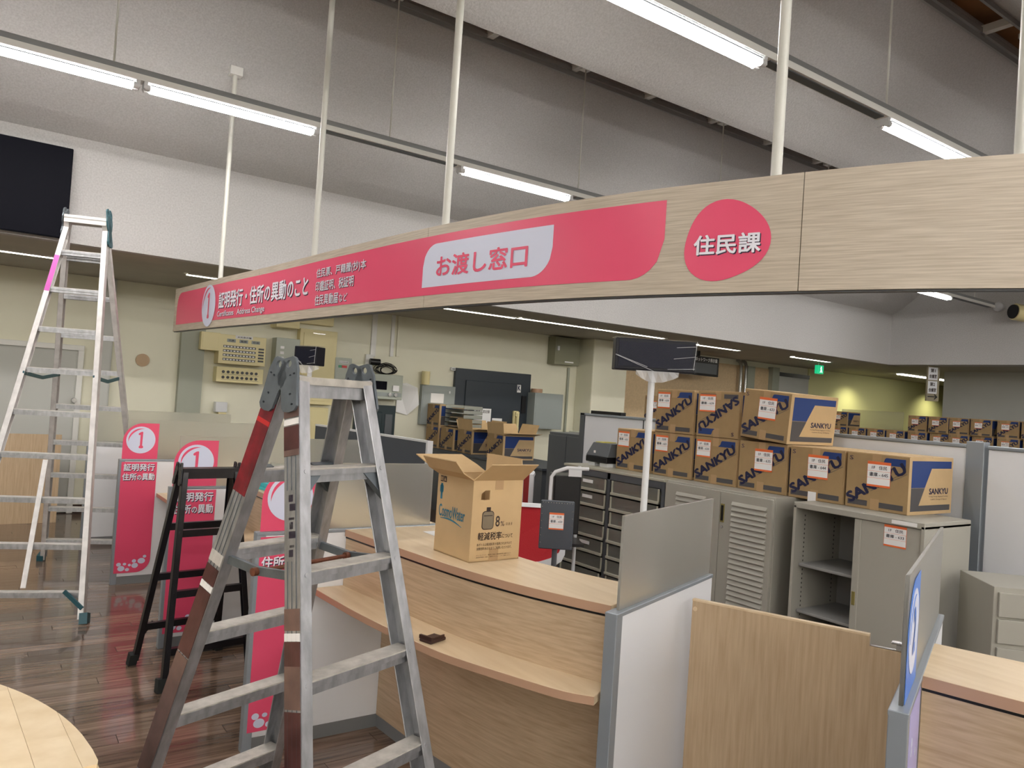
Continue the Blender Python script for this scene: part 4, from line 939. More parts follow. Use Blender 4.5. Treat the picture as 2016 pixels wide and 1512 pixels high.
# wrapped customer displays on poles
def pole_display(loc, rz, w_, h_, zc, label):
    t = thing('customer_display', label, 'display', (loc[0], loc[1], .948), rz, 'wrapped displays on white poles')
    z0 = zc-h_/2-.948; z1 = zc+h_/2-.948
    MB().tube([(0,.02,0.0),(0,.02,z0+.03)], .0125, 14).build('pole', M_WHITEPLAST, t, label='white pole')
    MB().tube([(0,.02,0),(0,.02,.012)], .05, 20).build('pole_base', M_WHITEPLAST, t)
    MB().box(-w_/2, w_/2, -.03, .05, z0, z1).build('display_housing', M_HOUSE, t, bevel=.004, seg=2)
    MB().box(-w_/2+.012, w_/2-.012, -.033, -.03, z0+.012, z1-.012).build('display_window', M_DISPLAY, t)
    mb = MB(); nu, nv = 12, 5; rnd = random.Random(2); V = []; Fs = []
    for j in range(nv+1):
        for i in range(nu+1):
            V.append((-w_/2-.004+(w_+.008)*i/nu, -.037-rnd.random()*.006, z0-.025*(1 if j == 0 else 0)*rnd.random()-.004+(h_+.008)*j/nv))
    for j in range(nv):
        for i in range(nu): a = j*(nu+1)+i; Fs.append((a, a+1, a+nu+2, a+nu+1))
    mb.add(V, Fs); mb.smooth = True; mb.build('plastic_wrap', M_FILM, t, label='clear crinkled plastic wrap')
    mb = MB(); V = []
    for i in range(nu+1):
        V += [(-w_/2-.004+(w_+.008)*i/nu, -.036, z1+.003), (-w_/2-.004+(w_+.008)*i/nu, .052, z1+.004+.002*(i % 2))]
    mb.add(V, [(2*i, 2*i+2, 2*i+3, 2*i+1) for i in range(nu)]).build('wrap_top', M_FILMT, t)
    cr = MB()
    for (xa, za, xb, zb_) in ((-w_/2, z0+.45*h_, .02*w_, z0-.005), (-w_/2, z0+.46*h_, -.1*w_, z0+.12*h_), (.25*w_, z1-.22*h_, .49*w_, z1-.16*h_), (.22*w_, z0+.42*h_, .48*w_, z0+.52*h_), (.15*w_, z0+.08*h_, .49*w_, z0+.14*h_), (w_/2, z1, .47*w_, z0+.1*h_)):
        cr.bar((xa, -.041, za), (xb, -.041, zb_), .0016, .0016)
    cr.build('wrap_highlight', M_FILMT, t)  # thin pale strips put in as highlights along the wrap's creases
    mb = MB(); V = []
    for i in range(9):
        x = -.07+.16*i/8; dz = -.012-.028*sin(pi*i/8)-.006*rnd.random(); V += [(x, -.034-.004*(i % 2), z0), (x, -.028-.012*(i % 2), z0+dz)]
    mb.add(V, [(2*i, 2*i+2, 2*i+3, 2*i+1) for i in range(8)]).build('wrap_tail', M_FILMT, t)
    return t
pole_display((2.083, 2.065), -.60, .30, .118, 1.797, 'display box in clear plastic wrap on a white pole before the moving cartons')
pole_display((1.45, 3.98), -.95, .14, .10, 1.757, 'small wrapped display box behind the hinge of the large stepladder')

# ------------------------------------------------------------------ staff chairs and equipment
def chair(loc, rz, label, zb=.66, zt=1.01):
    t = thing('office_chair', label, 'chair', (loc[0], loc[1], 0), rz, 'red office chairs')
    # back rest faces -y; seat in front (+y)
    def outline(w_, z0, z1, n=8):
        P = []
        for k in range(n+1): a = pi+pi*k/n; P.append((w_/2*cos(a)*.98, z0+.10+.10*sin(a)))
        P += [(w_/2, z1-.02), (w_/2-.03, z1), (-w_/2+.03, z1), (-w_/2, z1-.02)]
        return P
    def curved(P, y0, th, name, m):
        mb = MB().slab(P, (0,0,0), (1,0,0), (0,0,1), 0, th); 
        bm = bmesh.new(); mb.xform(lambda p: Vector((p.x, p.y+y0+.9*p.x*p.x, p.z))); return mb.build(name, m, t)
    curved(outline(.46, zb, zt), -.02, .02, 'backrest', M_REDFAB)
    Po, Pi = outline(.485, zb-.03, zt+.008), outline(.44, zb+.02, zt-.012)
    k = len(Po); mb = MB(); V = []
    for P, yy_ in ((Po, -.03), (Pi, -.03), (Po, .0), (Pi, .0)): V += [Vector((x, yy_+.9*x*x, z)) for x, z in P]
    Fs = []
    for i in range(k):
        j = (i+1) % k; Fs += [(i, j, k+j, k+i), (2*k+i, 3*k+i, 3*k+j, 2*k+j), (i, 2*k+i, 2*k+j, j), (k+i, k+j, 3*k+j, 3*k+i)]
    mb.add(V, Fs).build('backrest_frame', M_WHITEPLAST, t)
    MB().prism(arc_poly(.48, .46, .12, .12, .08, .08, 6, -.24, .05), .43, .49).build('seat', M_REDFAB, t, bevel=.012, seg=2)
    MB().bar((0,.02,zb+.05), (0,.08,.42), .05, .02, (0,1,0)).build('back_bracket', M_WHITEPLAST, t)
    MB().tube([(0,.26,.08),(0,.26,.43)], .025, 12).build('gas_lift', M_BLACK, t)
    for k in range(5):
        a = 2*pi*k/5+.3; e = Vector((.29*cos(a), .26+.29*sin(a), .07))
        MB().bar((0,.26,.10), e, .03, .03).build('base_arm', M_WHITEPLAST, t)
        MB().tube([e-Vector((.02*sin(a),-.02*cos(a),.04)), e+Vector((.02*sin(a),-.02*cos(a),-.04))], .028, 10).build('caster', M_BLACK, t)
    return t
chair((2.69, 3.61), -.58, 'red mesh office chair with white frame directly behind the open cardboard box', .64, .99)
chair((3.60, 4.79), 1.04, 'second red office chair seen edge-on farther back', .64, 1.06)
chair((2.40, 2.37), 1.0, 'red office chair mostly hidden behind the near frosted screen', .50, .86)
# slate terminal on a stand
st_ = thing('payment_terminal', 'slate panel with an orange bordered label on a slim stand behind the counter', 'terminal', (2.47, 3.06, 0), -.62)
MB().box(-.085, .085, -.012, .012, .855, 1.10).build('slate_panel', M_DARKSIDE, st_, bevel=.004)
parcel_label(st_, (0,0,0), (1,0,0), (0,0,1), -.04, .955, .075, .085, .0135, '1F   住民', '書庫 - 650')
pm = MB()
for k in range(12):
    pm.disc((0,0,0), (1,0,0), (0,0,1), -.075+.0136*k, 1.09, .002, off=.0128, th=.0008, n=8); pm.disc((0,0,0), (1,0,0), (0,0,1), -.078 if k % 2 else .078, .87+.018*k, .002, off=.0128, th=.0008, n=8)
pm.build('rivet', M_STEELPIPE, st_)
MB().tube([(0,.02,.02),(0,.02,.87)], .014, 12).build('stand_pole', M_DKGREY, st_); MB().tube([(0,.02,0),(0,.02,.02)], .15, 24).build('stand_base', M_DKGREY, st_)
# black bin in a pale tubular frame
ct = thing('paper_cart', 'black bin in a pale tubular frame beside the plastic drawers', 'cart', (3.32, 4.12, 0), -.5)
MB().box(-.03, .16, 0, .24, .70, 1.10).build('bin', M_BLACK, ct, bevel=.01, seg=2)
MB().tube([(-.055,-.02,.0),(-.055,-.02,1.09),(-.03,-.02,1.125),(.05,-.02,1.155),(.20,-.02,1.155)], .013, 10).tube([(.19,.25,0),(.19,.25,1.15)], .013, 10).build('tubular_frame', M_WHITEPLAST, ct)
MB().box(.06, .15, -.035, -.02, 1.10, 1.145).build('bracket_plate', M_WHITEPLAST, ct); MB().box(-.06, .2, -.02, .26, .62, .64).build('cart_shelf', M_BLACK, ct)
# grey label printer on the drawer cabinet
q = Vector((4.2, 4.88, 1.1))
pr_ = thing('document_scanner', 'grey desktop scanner on the drawer cabinet left of the cartons', 'scanner', q, -pi/2)
MB().box(0, .26, 0, .22, 0.03, .08).build('base', M_BLACK, pr_, bevel=.006)
MB().add([(0,.0,.08),(.27,.0,.08),(.27,.24,.08),(0,.24,.08),(.03,.05,.19),(.25,.05,.19),(.25,.2,.19),(.03,.2,.19)], [(0,3,2,1),(4,5,6,7),(0,1,5,4),(1,2,6,5),(2,3,7,6),(3,0,4,7)]).build('housing', M_DKGREY, pr_, bevel=.006, seg=2)
MB().box(.02, .10, .02, .2, 0, .03).box(.16, .25, .02, .2, 0, .03).build('foot', M_WHITEPLAST, pr_); MB().box(.05, .15, .06, .2, .19, .196).build('paper', M_YPAPER, pr_); MB().box(.09,.11,.008,.012,.105,.125).build('badge', M_PAPER, pr_)
# desk partition and lockers
dp = thing('desk_partition', 'dark grey fabric desk partition with a white edge behind the counters', 'partition', (2.63, 6.86, 0), math.atan2(-1.84, .165))
MB().box(0, 1.84, -.018, .018, .02, 1.235).build('fabric_panel', M_DARKSIDE, dp); MB().box(0, 1.85, -.022, .022, 1.235, 1.25).build('top_trim', M_WHITEPLAST, dp); MB().box(1.84, 1.862, -.024, .024, 0, 1.25).build('edge_trim', M_WHITEPLAST, dp)
MB().box(.0, .4, -.2, .2, 0, .02).box(1.4, 1.8, -.2, .2, 0, .02).build('foot', M_DKGREY, dp)
lk = thing('steel_locker', 'tall dark grey steel cupboard right of the open back cartons', 'cupboard', (5.1, 6.55, 0), -pi/2)
MB().box(0, .62, .01, .45, 0, 1.28).build('body', M_DKGREY, lk, bevel=.004); MB().box(.01, .305, -.006, .012, .05, 1.25).build('door', M_DKGREY, lk, bevel=.002); MB().box(.315, .61, -.006, .012, .05, 1.25).build('door', M_DKGREY, lk, bevel=.002)
lk2 = thing('storage_cabinet', 'cream storage cabinet between the dark cupboard and the white partition', 'cabinet', (6.15, 7.5, 0), -pi/2)
MB().box(0, .7, .01, .45, 0, 1.25).build('body', M_PANELGREY, lk2, bevel=.004); MB().box(.01, .69, -.006, .012, .05, 1.22).build('door', M_PANELGREY, lk2, bevel=.002)

# ------------------------------------------------------------------ on the back wall
def wall_rect(x0, y0, x1, y1, dep):
    a = atY(x0, y0, YB-dep); b = atY(x1, y1, YB-dep); return a.x, b.x, b.z, a.z
def wall_box(name, label, cat, r, dep, m, group=None):
    X0, X1, Z0, Z1 = wall_rect(*r, dep); t = thing(name, label, cat, (X0, YB, Z0), 0, group)
    MB().box(0, X1-X0, -dep, 0, 0, Z1-Z0).build('body', m, t, bevel=.004); return t, X1-X0, Z1-Z0
def inset(t, name, m, a, b, c, d, dep, proud=.004, th=None): return MB().box(a, b, -dep-proud, -dep+.002, c, d).build(name, m, t, bevel=.001)
t, W, Hh = wall_box('wall_box', 'cream steel box at the upper left of the cream indicator panel', 'box', (397, 652, 432, 691), .2, M_PANELCREAM)
inset(t, 'door', M_PANELCREAM, .02, W-.02, .03, Hh-.02, .2)
t, W, Hh = wall_box('indicator_panel', 'cream wall panel with rows of small dark indicators and three grey plates', 'panel', (433, 657, 521, 722), .2, M_PANELCREAM)
inset(t, 'title_plate', M_PAPER, .33*W, .70*W, .89*Hh, 1.0*Hh, .2)
mb = MB(); text_on(mb, '火災表示盤', (0,0,0), (1,0,0), (0,0,1), .37*W, .67*W, .91*Hh, .975*Hh, .2055, .02, 2); mb.build('title_lettering', M_BKINK, t)
for k, body in enumerate(('代表', '監視', '収入役')):
    x = (.16+.26*k)*W; pl = inset(t, 'name_plate', M_BOXGREY, x, x+.18*W, .75*Hh, .86*Hh, .2); mb = MB(); text_on(mb, body, (0,0,0), (1,0,0), (0,0,1), x+.03*W, x+.15*W, .77*Hh, .84*Hh, .2055, .02, 2); mb.build('plate_lettering', M_BKINK, pl)
for r in range(4):
    z = (.56-.148*r)*Hh; rw = inset(t, 'indicator_row', M_BLACK, .09*W, .78*W, z, z+.075*Hh, .2)
    mb = MB()
    for k in range(10): mb.box((.10+.068*k)*W, (.145+.068*k)*W, -.207, -.203, z+.015*Hh, z+.055*Hh)
    mb.build('indicator_lamps', M_PAPER, rw)
for r in range(5): inset(t, 'switch', M_BLACK, .84*W, .96*W, (.56-.105*r)*Hh, (.62-.105*r)*Hh, .2)
t, W, Hh = wall_box('switchboard', 'cream wall panel with two rows of round black switches', 'panel', (427, 721, 517, 757), .16, M_PANELCREAM)
for r in range(2):
    for k in range(8): c = ((.14+.1*k)*W, (.68-.36*r)*Hh); MB().disc((0,0,0), (1,0,0), (0,0,1), c[0], c[1], .018, off=.168, th=.01, n=12).build('switch', M_BLACK, t)
    inset(t, 'caption_strip', M_CHAR, .1*W, .9*W, (.52-.36*r)*Hh, (.535-.36*r)*Hh, .16, .002)
t, W, Hh = wall_box('wall_box', 'shallow cream box near the ceiling above the pale grey panel', 'box', (546, 620, 590, 648), .25, M_PANELCREAM)
inset(t, 'door', M_PANELCREAM, .03, W-.03, .04, Hh-.03, .25)
t, W, Hh = wall_box('alarm_board', 'pale grey alarm panel half hidden behind the small wrapped display', 'panel', (545, 664, 584, 774), .18, M_PANELGREY)
for r in range(3): inset(t, 'lamp_window', M_PAPER, .18*W, .34*W, (.80-.1*r)*Hh, (.85-.1*r)*Hh, .18)
inset(t, 'lower_strip', M_WHITEPLAST, .1*W, .9*W, .10*Hh, .13*Hh, .18)
t, W, Hh = wall_box('breaker_cabinet', 'tall cream breaker cabinet with one door behind the ladder top', 'cabinet', (592, 646, 655, 798), .12, M_PANELCREAM)
inset(t, 'door', M_PANELCREAM, .05, W-.05, .05, Hh-.05, .12, .012)
inset(t, 'latch', M_STEELPIPE, .33*W, .66*W, .945*Hh, .955*Hh, .132, .004)
t, W, Hh = wall_box('breaker_cabinet', 'square cream panel near the ceiling above the tall breaker cabinet', 'cabinet', (592, 616, 657, 643), .10, M_PANELCREAM)
inset(t, 'door', M_PANELCREAM, .04, W-.04, .04, Hh-.04, .10)
t, W, Hh = wall_box('breaker_cabinet', 'lower cream cabinet under the tall breaker cabinet', 'cabinet', (598, 801, 640, 900), .10, M_PANELCREAM)
inset(t, 'door', M_PANELCREAM, .04, W-.04, .04, Hh-.04, .10)
t, W, Hh = wall_box('alarm_box', 'grey alarm box with a white caption and red and green lamps', 'panel', (660, 703, 690, 755), .12, M_PANELGREY)
inset(t, 'caption', M_PAPER, .25*W, .8*W, .78*Hh, .87*Hh, .12); inset(t, 'green_lamp', M_GREEN, .22*W, .42*W, .60*Hh, .70*Hh, .12); inset(t, 'red_lamp', M_RED, .42*W, .72*W, .60*Hh, .70*Hh, .12)
mb = MB(); text_on(mb, '非常警報盤', (0,0,0), (1,0,0), (0,0,1), .30*W, .76*W, .80*Hh, .85*Hh, .125, 0, 2); mb.build('caption_lettering', M_BKINK, t)
for x, nm, m in ((734, 'wide pale cable duct above the small black camera', M_WHITEPAINT), (771, 'slim cable duct above the coiled cables', M_WHITEPAINT), (783, 'thin cable duct right beside the slim one', M_CREAM)):
    a = atY(x, 702, YB-.03); wd = .075 if x == 734 else .05
    o = MB().box(-wd/2, wd/2, -.03, 0, 0, ZS-a.z).build('cable_duct', m, bevel=.002); o.location = (a.x, YB, a.z); tag(o, nm, 'duct', 'cable ducts on the back wall')
a = atY(728, 712, YB-.05); wc = thing('wall_camera', 'small black camera on a white bracket on the back wall', 'camera', (a.x, YB, a.z))
MB().box(-.06, .05, -.05, 0, -.07, .1).build('bracket', M_WHITEPAINT, wc, bevel=.003); MB().tube([(-.02,-.10,0),(.12,-.12,.0)], .045, 14).build('camera_body', M_BLACK, wc)
X0, X1, Z0, Z1 = wall_rect(694, 732, 791, 788, .22)
fa = thing('recorder_unit', 'pale green wall recorder with a dark screen and knobs behind the ladder', 'panel', (X0, YB, Z0)); W, Hh = X1-X0, Z1-Z0
MB().box(0, W, -.22, 0, 0, Hh).build('body', M_PANELGREY, fa, bevel=.006); inset(fa, 'screen', M_SCREEN, .35*W, .68*W, .38*Hh, .72*Hh, .22); inset(fa, 'paper_slot', M_PAPER, .79*W, .91*W, .34*Hh, .58*Hh, .22, .03); inset(fa, 'control_strip', M_BOXGREY, .3*W, .98*W, .12*Hh, .28*Hh, .22)
for k in range(2): MB().disc((0,0,0), (1,0,0), (0,0,1), (.74+.12*k)*W, .2*Hh, .025, off=.245, th=.03, n=14).build('knob', M_STEELPIPE, fa)
cl = MB(); rnd = random.Random(9)
for k in range(9):
    ra, rb, oy, ox = .10+.09*rnd.random(), .05+.035*rnd.random(), -.02-.18*rnd.random(), .06*(rnd.random()-.5)
    P = [(W*.72+ox+ra*cos(a), oy+.03*sin(a*2), Hh+.01+rb+rb*sin(a)) for a in [2*pi*j/16+k for j in range(17)]]
    cl.tube(P, .005, 6)
cl.xform(lambda p: p+Vector((X0, YB, Z0))); o = cl.build('cable_coil', M_BLACK); tag(o, 'coil of dark cables lying on the pale green wall recorder', 'cable')
sf_ = thing('wall_safe', 'dark green steel safe door let into the back wall behind the ladder', 'safe', (0,0,0)); X0, X1, Z0, Z1 = wall_rect(700, 795, 775, 868, .06); sf_.location = (X0, YB, Z0); W, Hh = X1-X0, Z1-Z0
MB().box(0, W, -.06, 0, 0, Hh).build('frame', M_SAFE, sf_, bevel=.006); MB().box(.12*W, .66*W, -.075, -.05, .1*Hh, .8*Hh).build('door', M_SAFE, sf_, bevel=.006); MB().box(.22*W, .5*W, -.10, -.075, .40*Hh, .46*Hh).build('handle', M_STEELPIPE, sf_); MB().box(.74*W, .92*W, -.07, -.055, .1*Hh, .75*Hh).build('notice_panel', M_DKGREY, sf_)
X0, X1, Z0, Z1 = wall_rect(783, 765, 803, 812, .03)
nt_ = MB().add([(0,-.02,0),(.18,-.02,-.04),(.32,-.10,.12),(.26,-.14,.36),(.14,-.03,.42),(0,-.02,.40)], [(0,1,2,3,4,5)]).build('paper_notice', M_PAPER); nt_.location = (X0, YB, Z0); tag(nt_, 'curled white paper notice pinned beside the pale green recorder', 'notice')
sl = nt_.modifiers.new('thick', 'SOLIDIFY'); sl.thickness = .002
t, W, Hh = wall_box('cable_box', 'blue grey steel box on the wall left of the dark vault door', 'box', (832, 757, 892, 838), .08, M_BOXGREY)
inset(t, 'door', M_BOXGREY, .02, W-.02, .02, Hh-.02, .08); inset(t, 'notice', M_PAPER, .26*W, .65*W, .56*Hh, .80*Hh, .086); inset(t, 'lock', M_WHITEPLAST, .80*W, .84*W, .82*Hh, .88*Hh, .086)
q = atY(838, 748, YB-.1); o = thing('paper_roll', 'beige paper roll standing on the grey wall box', 'roll', (q.x, YB-.1, atY(838, 757, YB-.1).z)); MB().tube([(0,0,0),(0,0,.19)], .06, 16).build('roll', M_PANELCREAM, o)
# vault door
X0, X1, Z0, Z1 = wall_rect(898, 724, 1033, 940, .06)
vd = thing('vault_door', 'large dark blue grey vault door on the back wall with notices', 'door', (X0, YB, 0)); W = X1-X0; Hh = atY(898, 724, YB-.06).z
MB().box(0, W, -.06, 0, 0, Hh).build('frame', M_VAULT, vd, bevel=.006); MB().box(.13*W, .87*W, -.085, -.05, .03, Hh-.17).build('door_leaf', M_VAULT, vd, bevel=.006)
MB().box(.87*W, .93*W, -.10, -.06, Hh-.62, Hh-.35).build('hinge_cover', M_BLACK, vd); MB().box(.80*W, .85*W, -.09, -.08, Hh-.30, Hh-.18).build('emblem_plate', M_PAPER, vd)
mb = MB(); text_on(mb, 'K', (0,0,0), (1,0,0), (0,0,1), .805*W, .845*W, Hh-.27, Hh-.19, .0915, .03, 2); mb.build('emblem_lettering', M_NAVY, vd)
for a, b, c, d in ((.25, .47, Hh-.95, Hh-.58), (.49, .62, Hh-.95, Hh-.72)): MB().box(a*W, b*W, -.09, -.082, c, d).build('notice', M_PAPER, vd)
mb = MB(); text_on(mb, '書庫入室記録', (0,0,0), (1,0,0), (0,0,1), .27*W, .45*W, Hh-.65, Hh-.60, .0915, .01, 2); mb.build('notice_lettering', M_BKINK, vd)
ph_ = thing('wall_telephone', 'cream telephone handset hung at the right of the vault door', 'telephone', (X0+.79*W, YB-.085, Hh-.93)); MB().box(-.05, .05, -.05, 0, 0, .34).build('base', M_PANELCREAM, ph_, bevel=.01); MB().box(-.035, .035, -.09, -.05, .02, .10).box(-.035, .035, -.09, -.05, .25, .33).box(-.025, .025, -.10, -.08, .04, .31).build('handset', M_PANELCREAM, ph_, bevel=.01); MB().tube([(0,-.03,0),(.03,-.03,-.1),(0,-.03,-.2)], .008, 8).build('cord', M_WHITEPLAST, ph_)
t, W2, H2 = wall_box('switch_plate', 'small white switch plate at the upper left corner of the vault door', 'switch', (889, 723, 897, 730), .05, M_WHITEPLAST)
for k in range(3): inset(t, 'rocker', M_BLACK, (.25+.22*k)*W2, (.36+.22*k)*W2, .3*H2, .7*H2, .05)
t, W, Hh = wall_box('cable_box', 'blue grey steel box on the wall right of the dark vault door', 'box', (1054, 773, 1105, 846), .25, M_BOXGREY); inset(t, 'door', M_BOXGREY, .02, W-.02, .02, Hh-.02, .25)
q = atY(1057, 770, YB-.12); o = thing('tape_roll', 'roll of parcel tape lying on the right grey wall box', 'tape', (q.x, YB-.12, atY(1057, 774, YB-.25).z+.01)); MB().tube([(0,0,0),(0,0,.06)], .09, 18).build('tape_ring', M_EDGE, o)
t, W, Hh = wall_box('cable_box', 'olive grey steel box under the ceiling beside the cream column', 'box', (1095, 662, 1140, 721), .20, mat('olive_grey_steel', (138, 138, 116), .5)); inset(t, 'door', MATS['olive_grey_steel'], .02, W-.02, .05, Hh-.02, .20); inset(t, 'handle', M_WHITEPLAST, .07*W, .14*W, .5*Hh, .66*Hh, .204, .02); inset(t, 'caption', M_PAPER, .4*W, .75*W, .08*Hh, .13*Hh, .204)
o = MB().tube([(0,0,0),(0,0,1.6)], .02, 10).build('conduit_pipe', M_PILASTER); q = atY(1120, 724, YB-.03); o.location = (q.x, YB-.03, q.z-1.6); tag(o, 'grey conduit running down from the olive grey box', 'pipe')
q = atY(281, 709, YB-.02); o = MB().tube([(0,0,0),(0,-.02,0)], .075, 24).build('cover_disc', M_TAPE); o.location = (q.x, YB, q.z); tag(o, 'round tan cover disc on the cream wall right of the tall ladder', 'cover')
t, W, Hh = wall_box('switch_box', 'white switch box on the cream wall above the counter screens', 'switch', (425, 791, 447, 812), .10, M_WHITEPLAST); MB().box(.3*W, .95*W, -.09, 0, -.11, 0).build('lower_cover', M_PANELCREAM, t); MB().tube([(.5*W,-.03,-.11),(.5*W,-.03,-.4)], .015, 8).build('cable', M_WHITEPLAST, t)
t, W, Hh = wall_box('socket_plate', 'brass socket plate on the cream wall right of the white switch box', 'socket', (528, 797, 546, 816), .012, M_BRASS); 
for k in range(2): MB().disc((0,0,0), (1,0,0), (0,0,1), (.32+.36*k)*W, .5*Hh, .03, off=.018, th=.008, n=14).build('socket', M_BRASS, t)
# television on the upper wall
tv = thing('television', 'large black flat television mounted high on the speckled wall', 'television', (-.95, 7.498, 2.685))
MB().box(0, 1.51, -.10, -.05, 0, .755).build('screen', M_SCREEN, tv, bevel=.006); MB().box(.4, 1.1, -.05, 0, .2, .55).build('wall_bracket', M_BLACK, tv)
bd = MB().box(-.7, .80, -.011, .011, 0, .915).build('wood_board', M_OAKV); bd.location = (0, 9.28, 0.0); bd.rotation_euler = (-.06, 0, 0); tag(bd, 'plain pale oak board leaning by the left door behind the tall ladder', 'board')

# ------------------------------------------------------------------ right background
nb = thing('network_display', 'black hanging sign with white lettering above a dark panel, under the low ceiling', 'sign', (9.95, 9.3, 2.24))
MB().box(0, 1.05, -.03, .03, 0, .34).build('panel', M_BLACK, nb, bevel=.004); MB().box(.05, 1.0, -.033, -.03, .04, .22).build('screen', M_DKGREY, nb); MB().box(.5, .55, -.02, .02, .34, ZS-2.24).build('hanger', M_BLACK, nb)
mb = MB(); text_on(mb, '福祉情報通信ネットワーク表示盤', (0,0,0), (1,0,0), (0,0,1), .03, 1.0, .25, .32, .034, .02, 2); mb.build('lettering', M_PAPER, nb)
for x, nm in ((1458, 'left of the two steel pipes rising behind the upper cartons'), (1468, 'right of the two steel pipes rising behind the upper cartons')):
    q = atY(x, 740, YB-.12); o = MB().tube([(0,0,-2.3),(0,0,.22),(0,.03,.30),(0,.1,.34)], .035, 12).build('steel_pipe', M_STEELPIPE); o.location = (q.x, YB-.12, 2.32); tag(o, nm, 'pipe', 'steel pipes by the doorway')
ex = thing('exit_lamp', 'small green lit exit sign hung under the low ceiling', 'sign', (12.96, 8.6, 2.46))
MB().box(0, .17, -.04, .04, 0, .16).build('lamp_box', M_EXIT, ex, bevel=.004); MB().box(.06, .07, -.01, .01, .16, .22).build('hanger', M_WHITEPAINT, ex)
mb = MB().disc((0,0,0), (1,0,0), (0,0,1), .085, .122, .016, off=.043, th=.002, n=12).slab([(.05,.02),(.07,.02),(.085,.06),(.11,.02),(.13,.02),(.105,.075),(.10,.105),(.06,.10),(.06,.085),(.085,.088)], (0,0,0), (1,0,0), (0,0,1), .043, .002); mb.build('running_figure', M_EXITW, ex)
ds = thing('direction_board', 'narrow hanging direction board with two white plates and an arrow', 'sign', (13.75, 6.84, 2.05), -.55)
MB().box(-.11, .11, -.02, .02, 0, .62).build('board', mat('beige_board', (150, 142, 120), .6), ds); 
for k, (b1, b2) in enumerate((('第1', '会議室'), ('第2', '会議室'))):
    z = .37-.24*k; pl = MB().box(-.095, .07, -.024, -.019, z, z+.22).build('name_plate', M_WHITELAM, ds); mb = MB(); text_on(mb, b1, (0,0,0), (1,0,0), (0,0,1), -.06, .03, z+.13, z+.20, .0255, .03, 2); text_on(mb, b2, (0,0,0), (1,0,0), (0,0,1), -.08, .055, z+.03, z+.10, .0255, .03, 2); mb.build('plate_lettering', M_BKINK, pl)
MB().slab([(-.09,.085),(.05,.085),(.02,.115),(.04,.12),(.09,.075),(.04,.03),(.02,.035),(.05,.068),(-.09,.068)], (0,0,0), (1,0,0), (0,0,1), .0225, .002).build('arrow', M_BLACK, ds)
hb = thing('storage_counter', 'long low counter under the far cartons on the right', 'counter', (13.75, 9.2, 0), -pi/2)
MB().box(0, 5.2, .02, .6, 0, 1.18).build('body', M_GREYWALL, hb); MB().box(0, 5.2, 0, .62, 1.18, 1.21).build('counter_top', M_WHITELAM, hb)
G3 = 'far cartons on the right'
ys = [7.275, 6.90, 6.565, 6.20, 5.80, 5.43]; nm = ['leftmost', 'second', 'third', 'fourth', 'fifth', 'last visible']
first = None
for k, y in enumerate(ys):
    for j, (z, rowname) in enumerate(((1.21, 'lower'), (1.497, 'upper'))):
        lab = '%s far carton of the %s row, by the grey wall at the right' % (nm[k], rowname)
        yy_ = y-.02*(j == 0)
        if first is None: first = carton('moving_carton', lab, (13.8, yy_, z), -pi/2, G3, .87, (.2,.45,.36,.36))
        else: dup(first, (13.8+.03*((k+j) % 2), yy_, z), -pi/2+.008*((k*2+j) % 3-1), lab, G3)
for i, (y_, z, lab) in enumerate(((8.76, 1.497, 'upper far carton right beside the tilted carton'), (8.76, 1.21, 'lower far carton right beside the tilted carton'), (8.39, 1.21, 'far carton left of the frosted far screen'), (8.02, 1.21, 'far carton under the far screen'), (7.65, 1.21, 'far carton just left of the far double row'))):
    o = dup(first, (13.8, y_, z), -pi/2, lab, G3)
fs = MB().box(0, .012, 0, 1.25, 0, .627).build('counter_screen', M_FROST); q = atX(1777, 850, 14.32); fs.location = (14.32, q.y, 1.21); tag(fs, 'pale frosted screen standing among the far cartons', 'screen')
q = atX(1965, 604, 13.46); sm = thing('smoke_detector', 'round white smoke detector on the right upper wall', 'detector', (13.5, q.y, q.z)); MB().tube([(0,0,0),(-.05,0,0),(-.07,0,0)], [.075,.075,.05], 20).build('detector_body', M_WHITEPLAST, sm)
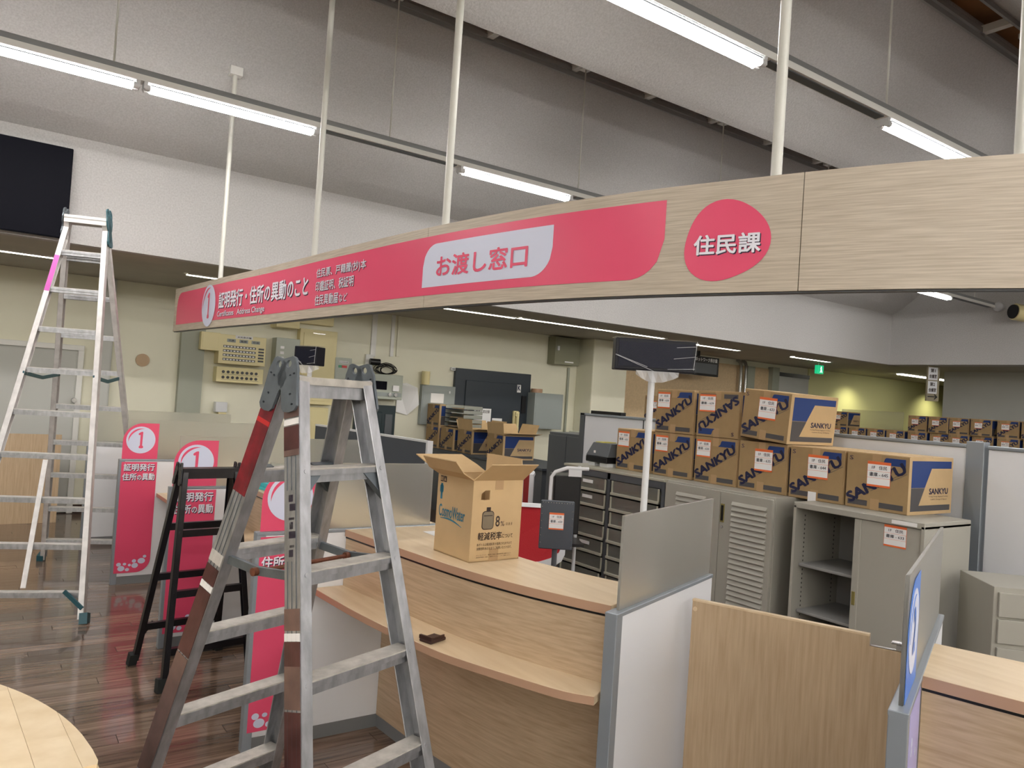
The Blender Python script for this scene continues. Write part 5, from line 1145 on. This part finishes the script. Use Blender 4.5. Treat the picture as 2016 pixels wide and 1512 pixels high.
q = atX(2012, 618, 13.3); cc = thing('wall_loudspeaker', 'pale round lamp housing with a black opening on the right upper wall', 'lamp', (13.5, q.y, q.z)); MB().tube([(0,-.05,0),(-.2,-.05,0),(-.35,.05,.02)], [.05,.13,.13], 18).build('housing', M_PANELCREAM, cc); MB().tube([(-.34,.05,.02),(-.37,.065,.02)], [.11,.11], 18).build('opening', M_BLACK, cc)

# ------------------------------------------------------------------ round table at the lower left
TR = 1.25; c0 = Vector((.285, 2.0)); c1 = Vector((.115, 2.536)); mid = (c0+c1)/2; dch = (c1-c0); hh = sqrt(TR**2-(dch.length/2)**2); nrm = Vector((-dch.y, dch.x)).normalized(); 
cen = mid+nrm*hh if (mid+nrm*hh).x < mid.x else mid-nrm*hh
rt = thing('round_table', 'round pale wood table, only its curved edge showing on the plank floor', 'table', (cen.x, cen.y, 0))
sa = atZ(8, 1353, .72); sb_ = atZ(40, 1450, .72); dd = Vector((sb_.x-sa.x, sb_.y-sa.y)).normalized(); nn = Vector((-dd.y, dd.x))
MB().tube([(0,0,.69),(0,0,.712)], TR, 96).build('tabletop', M_TABLE, rt)
u0 = -TR; k = 0
while u0 < TR:
    a, b = u0+.0004, min(u0+.085, TR)-.0004; P = []
    ya, yb = sqrt(max(0, TR*TR-a*a)), sqrt(max(0, TR*TR-b*b))
    cut = -.9+((k*.37) % .8)
    pieces = [-9]+[cut+.62*q for q in range(4)]+[9]
    for c0_, c1_ in zip(pieces, pieces[1:]):
        top = [(a+(b-a)*q/6, min(c1_, sqrt(max(0, TR*TR-(a+(b-a)*q/6)**2)))) for q in range(7)]
        bot = [(a+(b-a)*q/6, max(c0_, -sqrt(max(0, TR*TR-(a+(b-a)*q/6)**2)))) for q in range(7)]
        if min(t_[1]-b_[1] for t_, b_ in zip(top, bot)) < .01: continue
        P = [(nn.x*u+dd.x*v, nn.y*u+dd.y*v) for u, v in bot+top[::-1]]
        MB().prism(P, .712, .72).build('stave', M_STAVE, rt)
    u0 += .085; k += 1
MB().tube([(0,0,.02),(0,0,.69)], .05, 16).build('column', M_WHITEPLAST, rt); MB().tube([(0,0,0),(0,0,.02)], .4, 32).build('base_plate', M_WHITEPLAST, rt)
